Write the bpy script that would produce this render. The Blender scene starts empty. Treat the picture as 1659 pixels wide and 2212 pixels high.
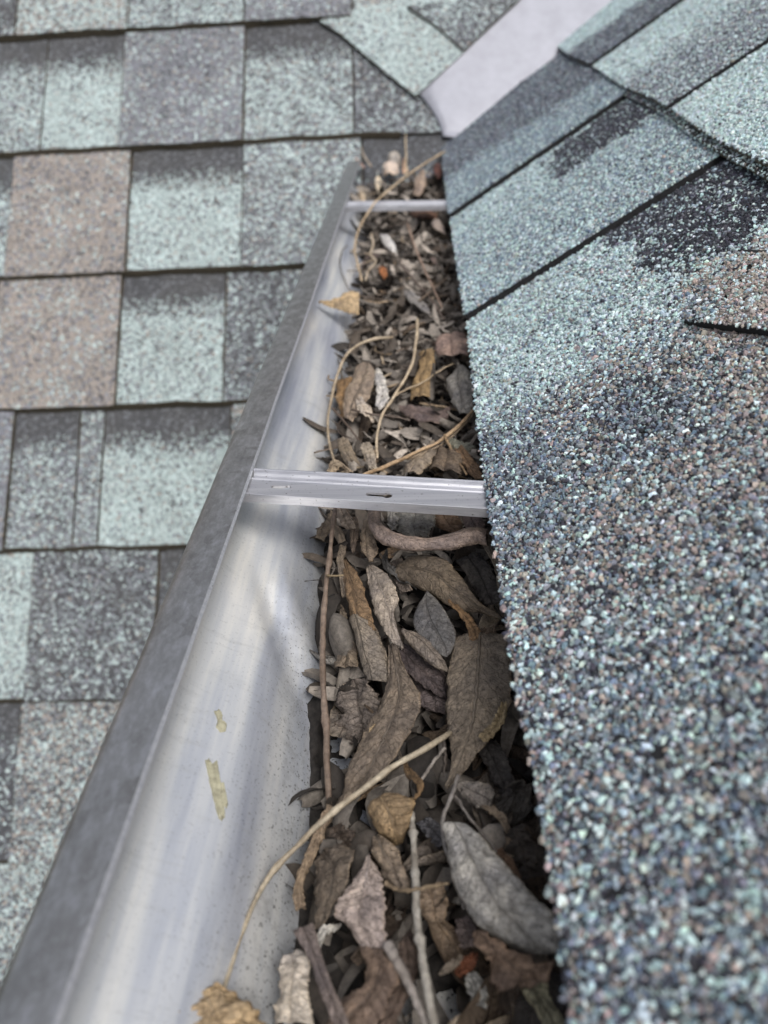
import bpy, bmesh, math, random
import numpy as np
from mathutils import Vector, Matrix, noise
from mathutils.bvhtree import BVHTree

rng = random.Random(7)
nrng = np.random.default_rng(7)
R = math.radians
SC = bpy.context.scene
COL = SC.collection

# ------------------------------------------------------------------ camera
H = 0.168                                   # camera height above the gutter's rim (rim = z 0)
FPX, FW, FH = 1661.0, 1659.0, 2212.0
p_, y_, r_ = R(33.82), R(-4.19), R(-3.57)
fwd = Vector((math.sin(y_) * math.cos(p_), math.cos(y_) * math.cos(p_), -math.sin(p_)))
rt0 = Vector((math.cos(y_), -math.sin(y_), 0.0))
up0 = rt0.cross(fwd)
rt = rt0 * math.cos(r_) + up0 * math.sin(r_)
up = -rt0 * math.sin(r_) + up0 * math.cos(r_)
CAM = Vector((0, 0, H))
cd = bpy.data.cameras.new('camera')
cam = bpy.data.objects.new('camera', cd)
COL.objects.link(cam)
M = Matrix.Identity(4)
for i in range(3):
    M[i][0], M[i][1], M[i][2], M[i][3] = rt[i], up[i], -fwd[i], CAM[i]
cam.matrix_world = M
cd.sensor_fit = 'VERTICAL'
cd.sensor_height = 36.0
cd.lens = FPX / FH * 36.0
cd.clip_start = 0.01
cd.clip_end = 400
cd.dof.use_dof = True
cd.dof.focus_distance = 0.312
cd.dof.aperture_fstop = 9.6
SC.camera = cam

# ------------------------------------------------------------------ light: bright overcast
SUN_EL, SUN_AZ = 56.0, 150.0
w = bpy.data.worlds.new('World')
SC.world = w
w.use_nodes = True
wn = w.node_tree.nodes
wl = w.node_tree.links
sky = wn.new('ShaderNodeTexSky')
sky.sky_type = 'NISHITA'
sky.sun_disc = False
sky.sun_elevation = R(SUN_EL)
sky.sun_rotation = R(SUN_AZ)
sky.dust_density = 4.0
sky.air_density = 1.0
sky.ozone_density = 1.0
hsv = wn.new('ShaderNodeHueSaturation')
hsv.inputs['Saturation'].default_value = 0.36
wl.new(sky.outputs['Color'], hsv.inputs['Color'])
bg = wn['Background']
bg.inputs['Strength'].default_value = 0.112
wl.new(hsv.outputs['Color'], bg.inputs['Color'])
sd = bpy.data.lights.new('sun', 'SUN')
sd.energy = 1.55
sd.angle = R(22)
sd.color = (1.0, 0.98, 0.95)
sun = bpy.data.objects.new('sun', sd)
COL.objects.link(sun)
sun_dir = Vector((math.sin(R(SUN_AZ)) * math.cos(R(SUN_EL)), math.cos(R(SUN_AZ)) * math.cos(R(SUN_EL)), math.sin(R(SUN_EL))))
sun.rotation_euler = sun_dir.to_track_quat('Z', 'Y').to_euler()
sun.location = sun_dir * 5
SC.view_settings.view_transform = 'Standard'
SC.view_settings.look = 'None'
SC.view_settings.gamma = 1.0
SC.view_settings.use_curve_mapping = False
SC.view_settings.exposure = 0.34


# ------------------------------------------------------------------ helpers
def ray(px, py):
    return (rt * ((px - FW / 2) / FPX) - up * ((py - FH / 2) / FPX) + fwd)


def at(px, py, z):
    """point on the horizontal level z seen in that direction of the survey photo"""
    d = ray(px, py)
    return CAM + d * ((z - H) / d.z)


def depth(p):
    return (p - CAM).dot(fwd)


def mesh_obj(name, verts, faces, mats, parent=None, smooth=False, fmat=None, uvs=None, centre=True, loc=None):
    me = bpy.data.meshes.new(name)
    verts = [Vector(v) for v in verts]
    if loc is None:
        loc = Vector((0, 0, 0))
        if centre:
            for v in verts:
                loc += v
            loc /= max(1, len(verts))
    me.from_pydata([v - loc for v in verts], [], faces)
    if not isinstance(mats, (list, tuple)):
        mats = [mats]
    for m in mats:
        me.materials.append(m)
    if fmat is not None:
        me.polygons.foreach_set('material_index', fmat)
    if smooth:
        me.polygons.foreach_set('use_smooth', [True] * len(me.polygons))
    if uvs is not None:
        ul = me.uv_layers.new(name='UVMap')
        vi = np.zeros(len(me.loops), dtype=np.int32)
        me.loops.foreach_get('vertex_index', vi)
        ul.data.foreach_set('uv', np.asarray(uvs, dtype=np.float32)[vi].ravel())
    me.update()
    o = bpy.data.objects.new(name, me)
    COL.objects.link(o)
    place(o, loc, parent)
    return o


def place(o, loc, parent):
    if parent is not None:
        o.parent = parent
        q, b = parent, Vector((0, 0, 0))
        while q is not None:
            b = b + q.location
            q = q.parent
        o.location = Vector(loc) - b
    else:
        o.location = loc


def empty(name, loc=(0, 0, 0)):
    o = bpy.data.objects.new(name, None)
    o.empty_display_size = 0.02
    COL.objects.link(o)
    o.location = loc
    return o


def tag(o, label=None, cat=None, group=None, kind=None):
    if label:
        o['label'] = label
    if cat:
        o['category'] = cat
    if group:
        o['group'] = group
    if kind:
        o['kind'] = kind
    return o


def spline(pts, n):
    """Catmull-Rom through pts, n samples, any dimension"""
    P = [np.array(p, float) for p in pts]
    if len(P) == 2:
        return [P[0] + (P[1] - P[0]) * i / (n - 1) for i in range(n)]
    P = [2 * P[0] - P[1]] + P + [2 * P[-1] - P[-2]]
    out = []
    m = len(P) - 3
    for i in range(n):
        t = i / (n - 1) * m
        k = min(int(t), m - 1)
        t -= k
        a, b, c, d = P[k:k + 4]
        out.append(0.5 * (2 * b + (c - a) * t + (2 * a - 5 * b + 4 * c - d) * t * t + (3 * b - a - 3 * c + d) * t ** 3))
    return out


# ------------------------------------------------------------------ node helpers
def new_mat(name):
    m = bpy.data.materials.new(name)
    m.use_nodes = True
    return m, m.node_tree.nodes, m.node_tree.links, m.node_tree.nodes['Principled BSDF']


def N(nodes, t, **kw):
    n = nodes.new(t)
    for k, v in kw.items():
        setattr(n, k, v)
    return n


def math_n(nodes, links, op, a, b=None, clamp=False):
    n = nodes.new('ShaderNodeMath')
    n.operation = op
    n.use_clamp = clamp
    for i, v in enumerate((a, b)):
        if v is None:
            continue
        if isinstance(v, (int, float)):
            n.inputs[i].default_value = v
        else:
            links.new(v, n.inputs[i])
    return n.outputs[0]


def mix_n(nodes, links, fac, a, b, mode='MIX'):
    n = nodes.new('ShaderNodeMix')
    n.data_type = 'RGBA'
    n.blend_type = mode
    for s, v in ((n.inputs[0], fac), (n.inputs[6], a), (n.inputs[7], b)):
        if isinstance(v, (int, float)):
            s.default_value = v
        elif isinstance(v, tuple):
            s.default_value = (*v, 1.0) if len(v) == 3 else v
        else:
            links.new(v, s)
    return n.outputs[2]


def ramp_n(nodes, links, fac, stops, interp='LINEAR'):
    n = nodes.new('ShaderNodeValToRGB')
    n.color_ramp.interpolation = interp
    el = n.color_ramp.elements
    while len(el) < len(stops):
        el.new(0.5)
    for e, (p, c) in zip(el, stops):
        e.position = p
        e.color = (*c, 1.0) if len(c) == 3 else c
    links.new(fac, n.inputs[0])
    return n.outputs[0]


def noise_n(nodes, links, vec, scale, detail=3.0, rough=0.5):
    n = nodes.new('ShaderNodeTexNoise')
    n.inputs['Scale'].default_value = scale
    n.inputs['Detail'].default_value = detail
    n.inputs['Roughness'].default_value = rough
    if vec is not None:
        links.new(vec, n.inputs['Vector'])
    return n.outputs['Fac']


# ------------------------------------------------------------------ materials
MINT, LMINT = (0.46, 0.585, 0.60), (0.66, 0.78, 0.79)
TAN, BROWN = (0.42, 0.36, 0.325), (0.25, 0.22, 0.21)
GREY, BLUE = (0.225, 0.25, 0.285), (0.175, 0.235, 0.305)
DARK, LAV = (0.042, 0.042, 0.056), (0.24, 0.245, 0.30)


def make_shingle_far():
    m, n, l, b = new_mat('granule_shingle')
    geo = N(n, 'ShaderNodeNewGeometry')
    vor = N(n, 'ShaderNodeTexVoronoi')
    vor.inputs['Scale'].default_value = 380
    l.new(geo.outputs['Position'], vor.inputs['Vector'])
    sep = N(n, 'ShaderNodeSeparateColor')
    l.new(vor.outputs['Color'], sep.inputs[0])
    r = sep.outputs[0]

    def prop(name):
        a = N(n, 'ShaderNodeAttribute', attribute_type='OBJECT', attribute_name=name)
        return a.outputs['Fac']
    blot = noise_n(n, l, geo.outputs['Position'], 14, 4, 0.6)
    shift = math_n(n, l, 'MULTIPLY', math_n(n, l, 'SUBTRACT', blot, 0.5), 0.75)
    rr = math_n(n, l, 'ADD', r, shift)
    # cumulative weights: mint, tan, grey, lavender, then dark
    cum = prop('mint')
    col = None
    steps = []
    for k, c in (('tan', TAN), ('grey', GREY), ('lavender', LAV), (None, DARK)):
        steps.append((cum, c))
        if k:
            cum = math_n(n, l, 'ADD', cum, prop(k))
    col = mix_n(n, l, sep.outputs[2], MINT, LMINT)
    for c0, c in steps:
        col = mix_n(n, l, math_n(n, l, 'GREATER_THAN', rr, c0), col, c)
    # dark shadow band printed near the top of the exposed face (part of the product), ragged lower limit
    uv = N(n, 'ShaderNodeUVMap')
    sx = N(n, 'ShaderNodeSeparateXYZ')
    l.new(uv.outputs[0], sx.inputs[0])
    edge = math_n(n, l, 'ADD', sx.outputs[1], math_n(n, l, 'MULTIPLY', math_n(n, l, 'SUBTRACT', sep.outputs[1], 0.5), 0.22))
    inb = math_n(n, l, 'MULTIPLY', math_n(n, l, 'GREATER_THAN', edge, 0.73), prop('band'))
    dk = mix_n(n, l, math_n(n, l, 'GREATER_THAN', r, 0.8), (0.04, 0.04, 0.05), (0.16, 0.17, 0.2))
    col = mix_n(n, l, inb, col, dk)
    # brightness differs from granule to granule
    col = mix_n(n, l, 1.0, col, ramp_n(n, l, sep.outputs[1], [(0, (0.62, 0.62, 0.62)), (1, (1.42, 1.42, 1.42))]), 'MULTIPLY')
    col = mix_n(n, l, 0.2, col, (0.24, 0.25, 0.255))
    col = mix_n(n, l, 1.0, col, (0.79, 0.785, 0.77), 'MULTIPLY')
    # grime: broad weathering
    grime = noise_n(n, l, geo.outputs['Position'], 22, 5, 0.7)
    col = mix_n(n, l, ramp_n(n, l, grime, [(0.4, (0, 0, 0)), (0.75, (0.3, 0.3, 0.3))]), col, (0.12, 0.115, 0.105))
    l.new(col, b.inputs['Base Color'])
    b.inputs['Roughness'].default_value = 0.85
    bump = N(n, 'ShaderNodeBump')
    bump.inputs['Strength'].default_value = 0.9
    bump.inputs['Distance'].default_value = 0.0012
    bump.invert = True
    l.new(vor.outputs['Distance'], bump.inputs['Height'])
    l.new(bump.outputs[0], b.inputs['Normal'])
    return m


def make_simple(name, col, rough=0.8, nscale=200, var=0.4, metallic=0.0, bump=0.0, coords='world'):
    m, n, l, b = new_mat(name)
    geo = N(n, 'ShaderNodeNewGeometry')
    f = noise_n(n, l, geo.outputs['Position'], nscale, 4, 0.6)
    lo = tuple(c * (1 - var) for c in col)
    hi = tuple(min(1, c * (1 + var)) for c in col)
    l.new(ramp_n(n, l, f, [(0.3, lo), (0.7, hi)]), b.inputs['Base Color'])
    b.inputs['Roughness'].default_value = rough
    b.inputs['Metallic'].default_value = metallic
    if bump:
        bp = N(n, 'ShaderNodeBump')
        bp.inputs['Strength'].default_value = 0.6
        bp.inputs['Distance'].default_value = bump
        l.new(f, bp.inputs['Height'])
        l.new(bp.outputs[0], b.inputs['Normal'])
    return m


def make_granule():
    m, n, l, b = new_mat('roof_granule')
    a = N(n, 'ShaderNodeAttribute', attribute_type='INSTANCER', attribute_name='col')
    l.new(a.outputs['Color'], b.inputs['Base Color'])
    b.inputs['Specular IOR Level'].default_value = 0.2
    b.inputs['Roughness'].default_value = 0.85
    return m


def make_trough_metal():
    m, n, l, b = new_mat('weathered_aluminium')
    geo = N(n, 'ShaderNodeNewGeometry')
    mp = N(n, 'ShaderNodeMapping')
    mp.inputs['Scale'].default_value = (95, 6, 30)
    l.new(geo.outputs['Position'], mp.inputs['Vector'])
    streak = noise_n(n, l, mp.outputs[0], 1.0, 4, 0.55)          # long streaks down the run
    mp2 = N(n, 'ShaderNodeMapping')
    mp2.inputs['Scale'].default_value = (40, 260, 40)
    l.new(geo.outputs['Position'], mp2.inputs['Vector'])
    rain = noise_n(n, l, mp2.outputs[0], 1.0, 3, 0.6)            # fine drip marks across
    cloud = noise_n(n, l, geo.outputs['Position'], 30, 5, 0.65)
    col = ramp_n(n, l, streak, [(0.33, (0.36, 0.385, 0.46)), (0.44, (0.52, 0.545, 0.60)), (0.55, (0.67, 0.68, 0.69)), (0.7, (0.88, 0.86, 0.81))])
    col = mix_n(n, l, ramp_n(n, l, cloud, [(0.45, (0, 0, 0)), (0.75, (0.4, 0.4, 0.4))]), col, (0.52, 0.54, 0.58))
    col = mix_n(n, l, ramp_n(n, l, rain, [(0.55, (0, 0, 0)), (0.8, (0.3, 0.3, 0.3))]), col, (0.36, 0.36, 0.35))
    # dirt specks and silt low in the trough
    sz = N(n, 'ShaderNodeSeparateXYZ')
    l.new(geo.outputs['Position'], sz.inputs[0])
    low = N(n, 'ShaderNodeMapRange')
    low.inputs['From Min'].default_value = -0.035
    low.inputs['From Max'].default_value = -0.075
    l.new(sz.outputs[2], low.inputs['Value'])
    speck = noise_n(n, l, geo.outputs['Position'], 900, 2, 0.6)
    sp = ramp_n(n, l, speck, [(0.61, (0, 0, 0)), (0.66, (1, 1, 1))])
    spm = math_n(n, l, 'MULTIPLY', sp, math_n(n, l, 'ADD', math_n(n, l, 'MULTIPLY', low.outputs[0], 0.85), 0.14))
    col = mix_n(n, l, spm, col, (0.035, 0.032, 0.03))
    grit = noise_n(n, l, geo.outputs['Position'], 160, 5, 0.75)
    gm = math_n(n, l, 'MULTIPLY', ramp_n(n, l, grit, [(0.5, (0, 0, 0)), (0.72, (1, 1, 1))]), math_n(n, l, 'MULTIPLY', low.outputs[0], 0.65))
    col = mix_n(n, l, gm, col, (0.16, 0.15, 0.14))
    l.new(col, b.inputs['Base Color'])
    b.inputs['Metallic'].default_value = 0.40
    rg = ramp_n(n, l, cloud, [(0.3, (0.32,) * 3), (0.7, (0.46,) * 3)])
    l.new(rg, b.inputs['Roughness'])
    bp = N(n, 'ShaderNodeBump')
    bp.inputs['Strength'].default_value = 0.25
    bp.inputs['Distance'].default_value = 0.0006
    l.new(streak, bp.inputs['Height'])
    l.new(bp.outputs[0], b.inputs['Normal'])
    return m


def make_rim_metal():
    m, n, l, b = new_mat('oxidised_rim_metal')
    geo = N(n, 'ShaderNodeNewGeometry')
    mp = N(n, 'ShaderNodeMapping')
    mp.inputs['Scale'].default_value = (260, 110, 260)
    l.new(geo.outputs['Position'], mp.inputs['Vector'])
    f = noise_n(n, l, mp.outputs[0], 1.0, 6, 0.7)
    g = noise_n(n, l, geo.outputs['Position'], 420, 3, 0.6)
    v = N(n, 'ShaderNodeTexVoronoi')
    v.inputs['Scale'].default_value = 130
    l.new(geo.outputs['Position'], v.inputs['Vector'])
    sp = N(n, 'ShaderNodeSeparateColor')
    l.new(v.outputs['Color'], sp.inputs[0])
    col = ramp_n(n, l, f, [(0.32, (0.27, 0.268, 0.265)), (0.5, (0.40, 0.398, 0.395)), (0.7, (0.66, 0.665, 0.69))])
    col = mix_n(n, l, 0.35, col, ramp_n(n, l, sp.outputs[0], [(0, (0.22, 0.22, 0.225)), (1, (0.50, 0.51, 0.54))]))
    col = mix_n(n, l, ramp_n(n, l, g, [(0.56, (0, 0, 0)), (0.68, (0.6, 0.6, 0.6))]), col, (0.5, 0.51, 0.53))
    l.new(col, b.inputs['Base Color'])
    b.inputs['Metallic'].default_value = 0.88
    l.new(ramp_n(n, l, f, [(0.3, (0.46,) * 3), (0.7, (0.32,) * 3)]), b.inputs['Roughness'])
    bp = N(n, 'ShaderNodeBump')
    bp.inputs['Strength'].default_value = 0.2
    bp.inputs['Distance'].default_value = 0.0004
    l.new(g, bp.inputs['Height'])
    l.new(bp.outputs[0], b.inputs['Normal'])
    return m


def make_hanger_metal():
    m, n, l, b = new_mat('mill_aluminium')
    geo = N(n, 'ShaderNodeNewGeometry')
    mp = N(n, 'ShaderNodeMapping')
    mp.inputs['Scale'].default_value = (12, 500, 500)
    l.new(geo.outputs['Position'], mp.inputs['Vector'])
    f = noise_n(n, l, mp.outputs[0], 1.0, 3, 0.6)
    g = noise_n(n, l, geo.outputs['Position'], 700, 3, 0.7)
    col = ramp_n(n, l, f, [(0.3, (0.50, 0.505, 0.55)), (0.7, (0.70, 0.70, 0.73))])
    col = mix_n(n, l, ramp_n(n, l, g, [(0.64, (0, 0, 0)), (0.7, (0.8, 0.8, 0.8))]), col, (0.16, 0.15, 0.15))
    l.new(col, b.inputs['Base Color'])
    b.inputs['Metallic'].default_value = 0.7
    b.inputs['Roughness'].default_value = 0.34
    return m


def make_leaf():
    """dry leaf; the leaf's own colour is its object colour, so each leaf differs"""
    m, n, l, b = new_mat('dry_leaf')
    oi = N(n, 'ShaderNodeObjectInfo')
    uv = N(n, 'ShaderNodeUVMap')
    sx = N(n, 'ShaderNodeSeparateXYZ')
    l.new(uv.outputs[0], sx.inputs[0])
    tc = N(n, 'ShaderNodeTexCoord')
    geo = N(n, 'ShaderNodeNewGeometry')
    s = math_n(n, l, 'MULTIPLY', math_n(n, l, 'ABSOLUTE', math_n(n, l, 'SUBTRACT', sx.outputs[1], 0.5)), 2.0)
    warp = noise_n(n, l, geo.outputs['Position'], 260, 2, 0.5)
    t = math_n(n, l, 'SUBTRACT', math_n(n, l, 'MULTIPLY', sx.outputs[0], 9.0), math_n(n, l, 'MULTIPLY', s, 1.5))
    t = math_n(n, l, 'ADD', t, math_n(n, l, 'MULTIPLY', math_n(n, l, 'SUBTRACT', warp, 0.5), 0.9))
    d = math_n(n, l, 'ABSOLUTE', math_n(n, l, 'SUBTRACT', math_n(n, l, 'FRACT', t), 0.5))
    vein = N(n, 'ShaderNodeMapRange', interpolation_type='SMOOTHSTEP')
    vein.inputs['From Min'].default_value = 0.09
    vein.inputs['From Max'].default_value = 0.0
    l.new(d, vein.inputs['Value'])
    mid = N(n, 'ShaderNodeMapRange', interpolation_type='SMOOTHSTEP')
    mid.inputs['From Min'].default_value = 0.09
    mid.inputs['From Max'].default_value = 0.02
    l.new(s, mid.inputs['Value'])
    veins = math_n(n, l, 'MAXIMUM', math_n(n, l, 'MULTIPLY', vein.outputs[0], 0.6), mid.outputs[0])
    net = N(n, 'ShaderNodeTexVoronoi', feature='DISTANCE_TO_EDGE')
    net.inputs['Scale'].default_value = 420
    l.new(geo.outputs['Position'], net.inputs['Vector'])
    netm = N(n, 'ShaderNodeMapRange')
    netm.inputs['From Min'].default_value = 0.10
    netm.inputs['From Max'].default_value = 0.0
    l.new(net.outputs['Distance'], netm.inputs['Value'])
    veins = math_n(n, l, 'MAXIMUM', veins, math_n(n, l, 'MULTIPLY', netm.outputs[0], 0.4))
    mott = noise_n(n, l, geo.outputs['Position'], 330, 5, 0.7)
    blot = noise_n(n, l, geo.outputs['Position'], 70, 3, 0.6)
    speck = noise_n(n, l, geo.outputs['Position'], 1500, 2, 0.6)
    col = mix_n(n, l, 1.0, oi.outputs['Color'], ramp_n(n, l, mott, [(0.28, (0.42, 0.40, 0.39)), (0.5, (1, 1, 1)), (0.72, (1.6, 1.58, 1.54))]), 'MULTIPLY')
    col = mix_n(n, l, 1.0, col, ramp_n(n, l, blot, [(0.3, (0.72, 0.72, 0.76)), (0.7, (1.22, 1.18, 1.1))]), 'MULTIPLY')
    # veins paler on some leaves, darker on others
    vr = ramp_n(n, l, oi.outputs['Random'], [(0.0, (0.35, 0.33, 0.32)), (0.6, (0.6, 0.58, 0.56)), (1.0, (1.5, 1.45, 1.36))])
    col = mix_n(n, l, math_n(n, l, 'MULTIPLY', veins, 0.7), col, mix_n(n, l, 1.0, col, vr, 'MULTIPLY'))
    # dry, paler rim
    rim = N(n, 'ShaderNodeMapRange')
    rim.inputs['From Min'].default_value = 0.9
    rim.inputs['From Max'].default_value = 1.0
    l.new(s, rim.inputs['Value'])
    col = mix_n(n, l, math_n(n, l, 'MULTIPLY', rim.outputs[0], 0.5), col, mix_n(n, l, 1.0, col, (1.7, 1.6, 1.4), 'MULTIPLY'))
    col = mix_n(n, l, ramp_n(n, l, speck, [(0.6, (0, 0, 0)), (0.68, (0.75, 0.75, 0.75))]), col, (0.02, 0.017, 0.015))
    l.new(col, b.inputs['Base Color'])
    b.inputs['Roughness'].default_value = 0.62
    b.inputs['Specular IOR Level'].default_value = 0.3
    hsum = math_n(n, l, 'ADD', math_n(n, l, 'MULTIPLY', veins, -0.6), math_n(n, l, 'MULTIPLY', mott, 1.1))
    bp = N(n, 'ShaderNodeBump')
    bp.inputs['Strength'].default_value = 1.0
    bp.inputs['Distance'].default_value = 0.0009
    l.new(hsum, bp.inputs['Height'])
    l.new(bp.outputs[0], b.inputs['Normal'])
    return m


def make_twig():
    m, n, l, b = new_mat('twig_bark')
    oi = N(n, 'ShaderNodeObjectInfo')
    geo = N(n, 'ShaderNodeNewGeometry')
    f = noise_n(n, l, geo.outputs['Position'], 500, 4, 0.7)
    g = noise_n(n, l, geo.outputs['Position'], 90, 3, 0.6)
    col = mix_n(n, l, 1.0, oi.outputs['Color'], ramp_n(n, l, f, [(0.3, (0.6,) * 3), (0.7, (1.35,) * 3)]), 'MULTIPLY')
    col = mix_n(n, l, 1.0, col, ramp_n(n, l, g, [(0.35, (0.7, 0.66, 0.62)), (0.65, (1.15, 1.15, 1.15))]), 'MULTIPLY')
    l.new(col, b.inputs['Base Color'])
    b.inputs['Roughness'].default_value = 0.6
    bp = N(n, 'ShaderNodeBump')
    bp.inputs['Strength'].default_value = 0.5
    bp.inputs['Distance'].default_value = 0.0004
    l.new(f, bp.inputs['Height'])
    l.new(bp.outputs[0], b.inputs['Normal'])
    return m


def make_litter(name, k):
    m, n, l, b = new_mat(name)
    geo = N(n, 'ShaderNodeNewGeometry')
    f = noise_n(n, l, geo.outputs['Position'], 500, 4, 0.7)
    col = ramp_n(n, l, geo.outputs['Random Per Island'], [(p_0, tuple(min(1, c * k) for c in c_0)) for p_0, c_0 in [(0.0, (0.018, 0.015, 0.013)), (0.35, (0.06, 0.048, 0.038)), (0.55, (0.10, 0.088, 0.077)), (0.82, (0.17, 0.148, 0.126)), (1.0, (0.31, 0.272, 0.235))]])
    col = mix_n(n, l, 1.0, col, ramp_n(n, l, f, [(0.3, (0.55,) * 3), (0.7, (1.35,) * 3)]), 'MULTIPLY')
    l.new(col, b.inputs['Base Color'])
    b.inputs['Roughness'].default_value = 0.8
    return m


M_FAR = make_shingle_far()
M_BUTT = make_simple('asphalt_butt_edge', (0.13, 0.112, 0.085), 0.9, 260, 0.7, bump=0.0008)
M_ASPH = make_simple('asphalt_mat', (0.012, 0.012, 0.014), 0.8, 400, 0.5, bump=0.0006)
M_GRAN = make_granule()
M_TROUGH = make_trough_metal()
M_RIM = make_rim_metal()
M_HANG = make_hanger_metal()
M_LEAF = make_leaf()
M_TWIG = make_twig()
M_LITTER = make_litter('near_litter', 1.0)
M_LITTER_FAR = make_litter('far_litter', 1.7)  # same litter colours, scaled paler for the far stretch
M_FLASH = make_simple('painted_flashing', (0.35, 0.355, 0.405), 0.42, 55, 0.09, metallic=0.1)
M_WOOD = make_simple('painted_fascia', (0.55, 0.55, 0.53), 0.6, 40, 0.1)
M_DECK = make_simple('roof_deck', (0.12, 0.09, 0.06), 0.9, 60, 0.3)
M_SEAL = make_simple('dried_sealant', (0.37, 0.35, 0.25), 0.5, 350, 0.35, bump=0.0006)
M_DIRT = make_simple('gutter_silt', (0.02, 0.017, 0.015), 0.95, 400, 0.6, bump=0.001)
M_GRASS = make_simple('lawn', (0.05, 0.08, 0.03), 0.95, 8, 0.4)

# ------------------------------------------------------------------ roof planes
TH, THM, PH = R(32.31), R(46.3), R(-0.41)
DM = 1.04
SCM = DM / 0.9345
EXP = 0.1554 * SCM
K0 = 1.3033
XE = 0.0241
UR = Vector((math.cos(TH), 0, math.sin(TH)))
NR = Vector((-math.sin(TH), 0, math.cos(TH)))
E0 = Vector((XE, 0, 0))
hd = Vector((math.sin(PH), math.cos(PH), 0))
UM = hd * math.cos(THM) + Vector((0, 0, math.sin(THM)))
CM = Vector((math.cos(PH), -math.sin(PH), 0))
NM = CM.cross(UM)
OM = hd * DM + Vector((0, 0, H * (1 - SCM)))


def rp(Y, s, h=0.0):                        # near roof: along the eave, up the slope, above the plane
    return E0 + Vector((0, Y, 0)) + UR * s + NR * h


def mp_(u, v, h=0.0):                       # main roof: along the courses, up the slope, above the plane
    return OM + CM * u + UM * v + NM * h


def onright(px, py):
    d = ray(px, py)
    P = CAM + d * ((E0 - CAM).dot(NR) / d.dot(NR))
    return P.y, (P - E0).dot(UR)


def onmain(px, py, h=0.0):
    d = ray(px, py)
    P = CAM + d * ((OM + NM * h - CAM).dot(NM) / d.dot(NM))
    return (P - OM).dot(CM), (P - OM).dot(UM)


# valley: where the two planes meet
A_ = np.array([list(NR), list(NM), [0, 0, 1]])
V0 = Vector(np.linalg.solve(A_, [E0.dot(NR), OM.dot(NM), 0.0]))
VD = NR.cross(NM).normalized()
if VD.z < 0:
    VD = -VD


def valley_Y(s):
    t = s * math.sin(TH) / VD.z
    return (V0 + VD * t).y


def valley_u(v):
    t = v * math.sin(THM) / VD.z
    return (V0 + VD * t - OM).dot(CM)


# ground far below
g = mesh_obj('ground', [(-150, -150, -3.2), (150, -150, -3.2), (150, 150, -3.2), (-150, 150, -3.2)], [(0, 1, 2, 3)], M_GRASS)
tag(g, kind='structure')

# ------------------------------------------------------------------ main roof (behind and to the side of the gutter)
main_roof = empty('roof_slope', mp_(0, -1.2))
tag(main_roof, 'steep main roof slope of mixed mint, tan and grey shingles running behind the gutter', 'roof')
dk = [mp_(-1.6, -1.7, -0.006), mp_(1.9, -1.7, -0.006), mp_(1.9, 1.3, -0.006), mp_(-1.6, 1.3, -0.006)]
dk2 = [p - NM * 0.02 for p in dk]
mesh_obj('roof_deck', dk + dk2, [(0, 1, 2, 3), (7, 6, 5, 4), (0, 4, 5, 1), (1, 5, 6, 2), (2, 6, 7, 3), (3, 7, 4, 0)], M_DECK, main_roof)

KINDS = {  # share of mint, tan, grey, lavender granules (rest dark)
    'mint': (0.80, 0.04, 0.08, 0.04), 'mintgrey': (0.50, 0.04, 0.22, 0.08), 'tan': (0.10, 0.62, 0.06, 0.18),
    'grey': (0.30, 0.05, 0.33, 0.12), 'slate': (0.16, 0.02, 0.30, 0.06), 'dark': (0.10, 0.02, 0.14, 0.06),
    'lavender': (0.14, 0.06, 0.24, 0.46), 'brown': (0.22, 0.22, 0.26, 0.04), 'green': (0.42, 0.12, 0.26, 0.0),
    'cream': (0.52, 0.24, 0.08, 0.04)}


def main_tab(course, u0, u1, kind, band, tooth, gap=0.0012, vtop=None, cut=None):
    """one exposed shingle tab: a slab with a ragged lower edge, thicker when it is a tooth of the top layer"""
    vb = (K0 - course) * 0.1554 * SCM
    vt = vb + EXP * 1.04 if vtop is None else vtop
    hb, ht = (0.0098, 0.0034) if tooth else (0.0058, 0.0004)
    u0 += gap
    u1 -= gap
    nu, nv = max(6, int((u1 - u0) / 0.006)), 8
    V, F, U, FM = [], [], [], []
    sd_ = rng.random() * 100
    for j in range(nv + 1):
        for i in range(nu + 1):
            a, c = i / nu, j / nv
            u, v = u0 + (u1 - u0) * a, vb + (vt - vb) * c
            if j == 0:
                v += 0.0014 * noise.noise((u * 160, sd_, 0)) + 0.002 * noise.noise((u * 22, sd_, 3))
            if i in (0, nu):
                u += 0.0012 * noise.noise((v * 150, sd_ + 5, 0))
            if cut is not None:
                u = min(u, cut(v))
            h = hb + (ht - hb) * c + 0.0007 * noise.noise((u * 20, v * 20, sd_))
            V.append(mp_(u, v, h))
            U.append(((u - u0) / 0.1, (v - vb) / EXP))
    W = nu + 1
    for j in range(nv):
        for i in range(nu):
            F.append((j * W + i, j * W + i + 1, (j + 1) * W + i + 1, (j + 1) * W + i))
            FM.append(0)
    ring = [i for i in range(W)] + [j * W + nu for j in range(1, nv + 1)] + [nv * W + i for i in range(nu - 1, -1, -1)] + [j * W for j in range(nv - 1, 0, -1)]
    b0 = len(V)
    for k in ring:
        V.append(V[k] - NM * (0.0065 if tooth else 0.0045))
        U.append(U[k])
    for q in range(len(ring)):
        q2 = (q + 1) % len(ring)
        F.append((ring[q], b0 + q, b0 + q2, ring[q2]))
        FM.append(1)
    o = mesh_obj('shingle', V, F, [M_FAR, M_BUTT], main_roof, smooth=False, fmat=FM, uvs=U)
    for k, x in zip(('mint', 'tan', 'grey', 'lavender'), KINDS[kind]):
        o[k] = x
    o['band'] = 1.0 if band else 0.0
    return o


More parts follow.
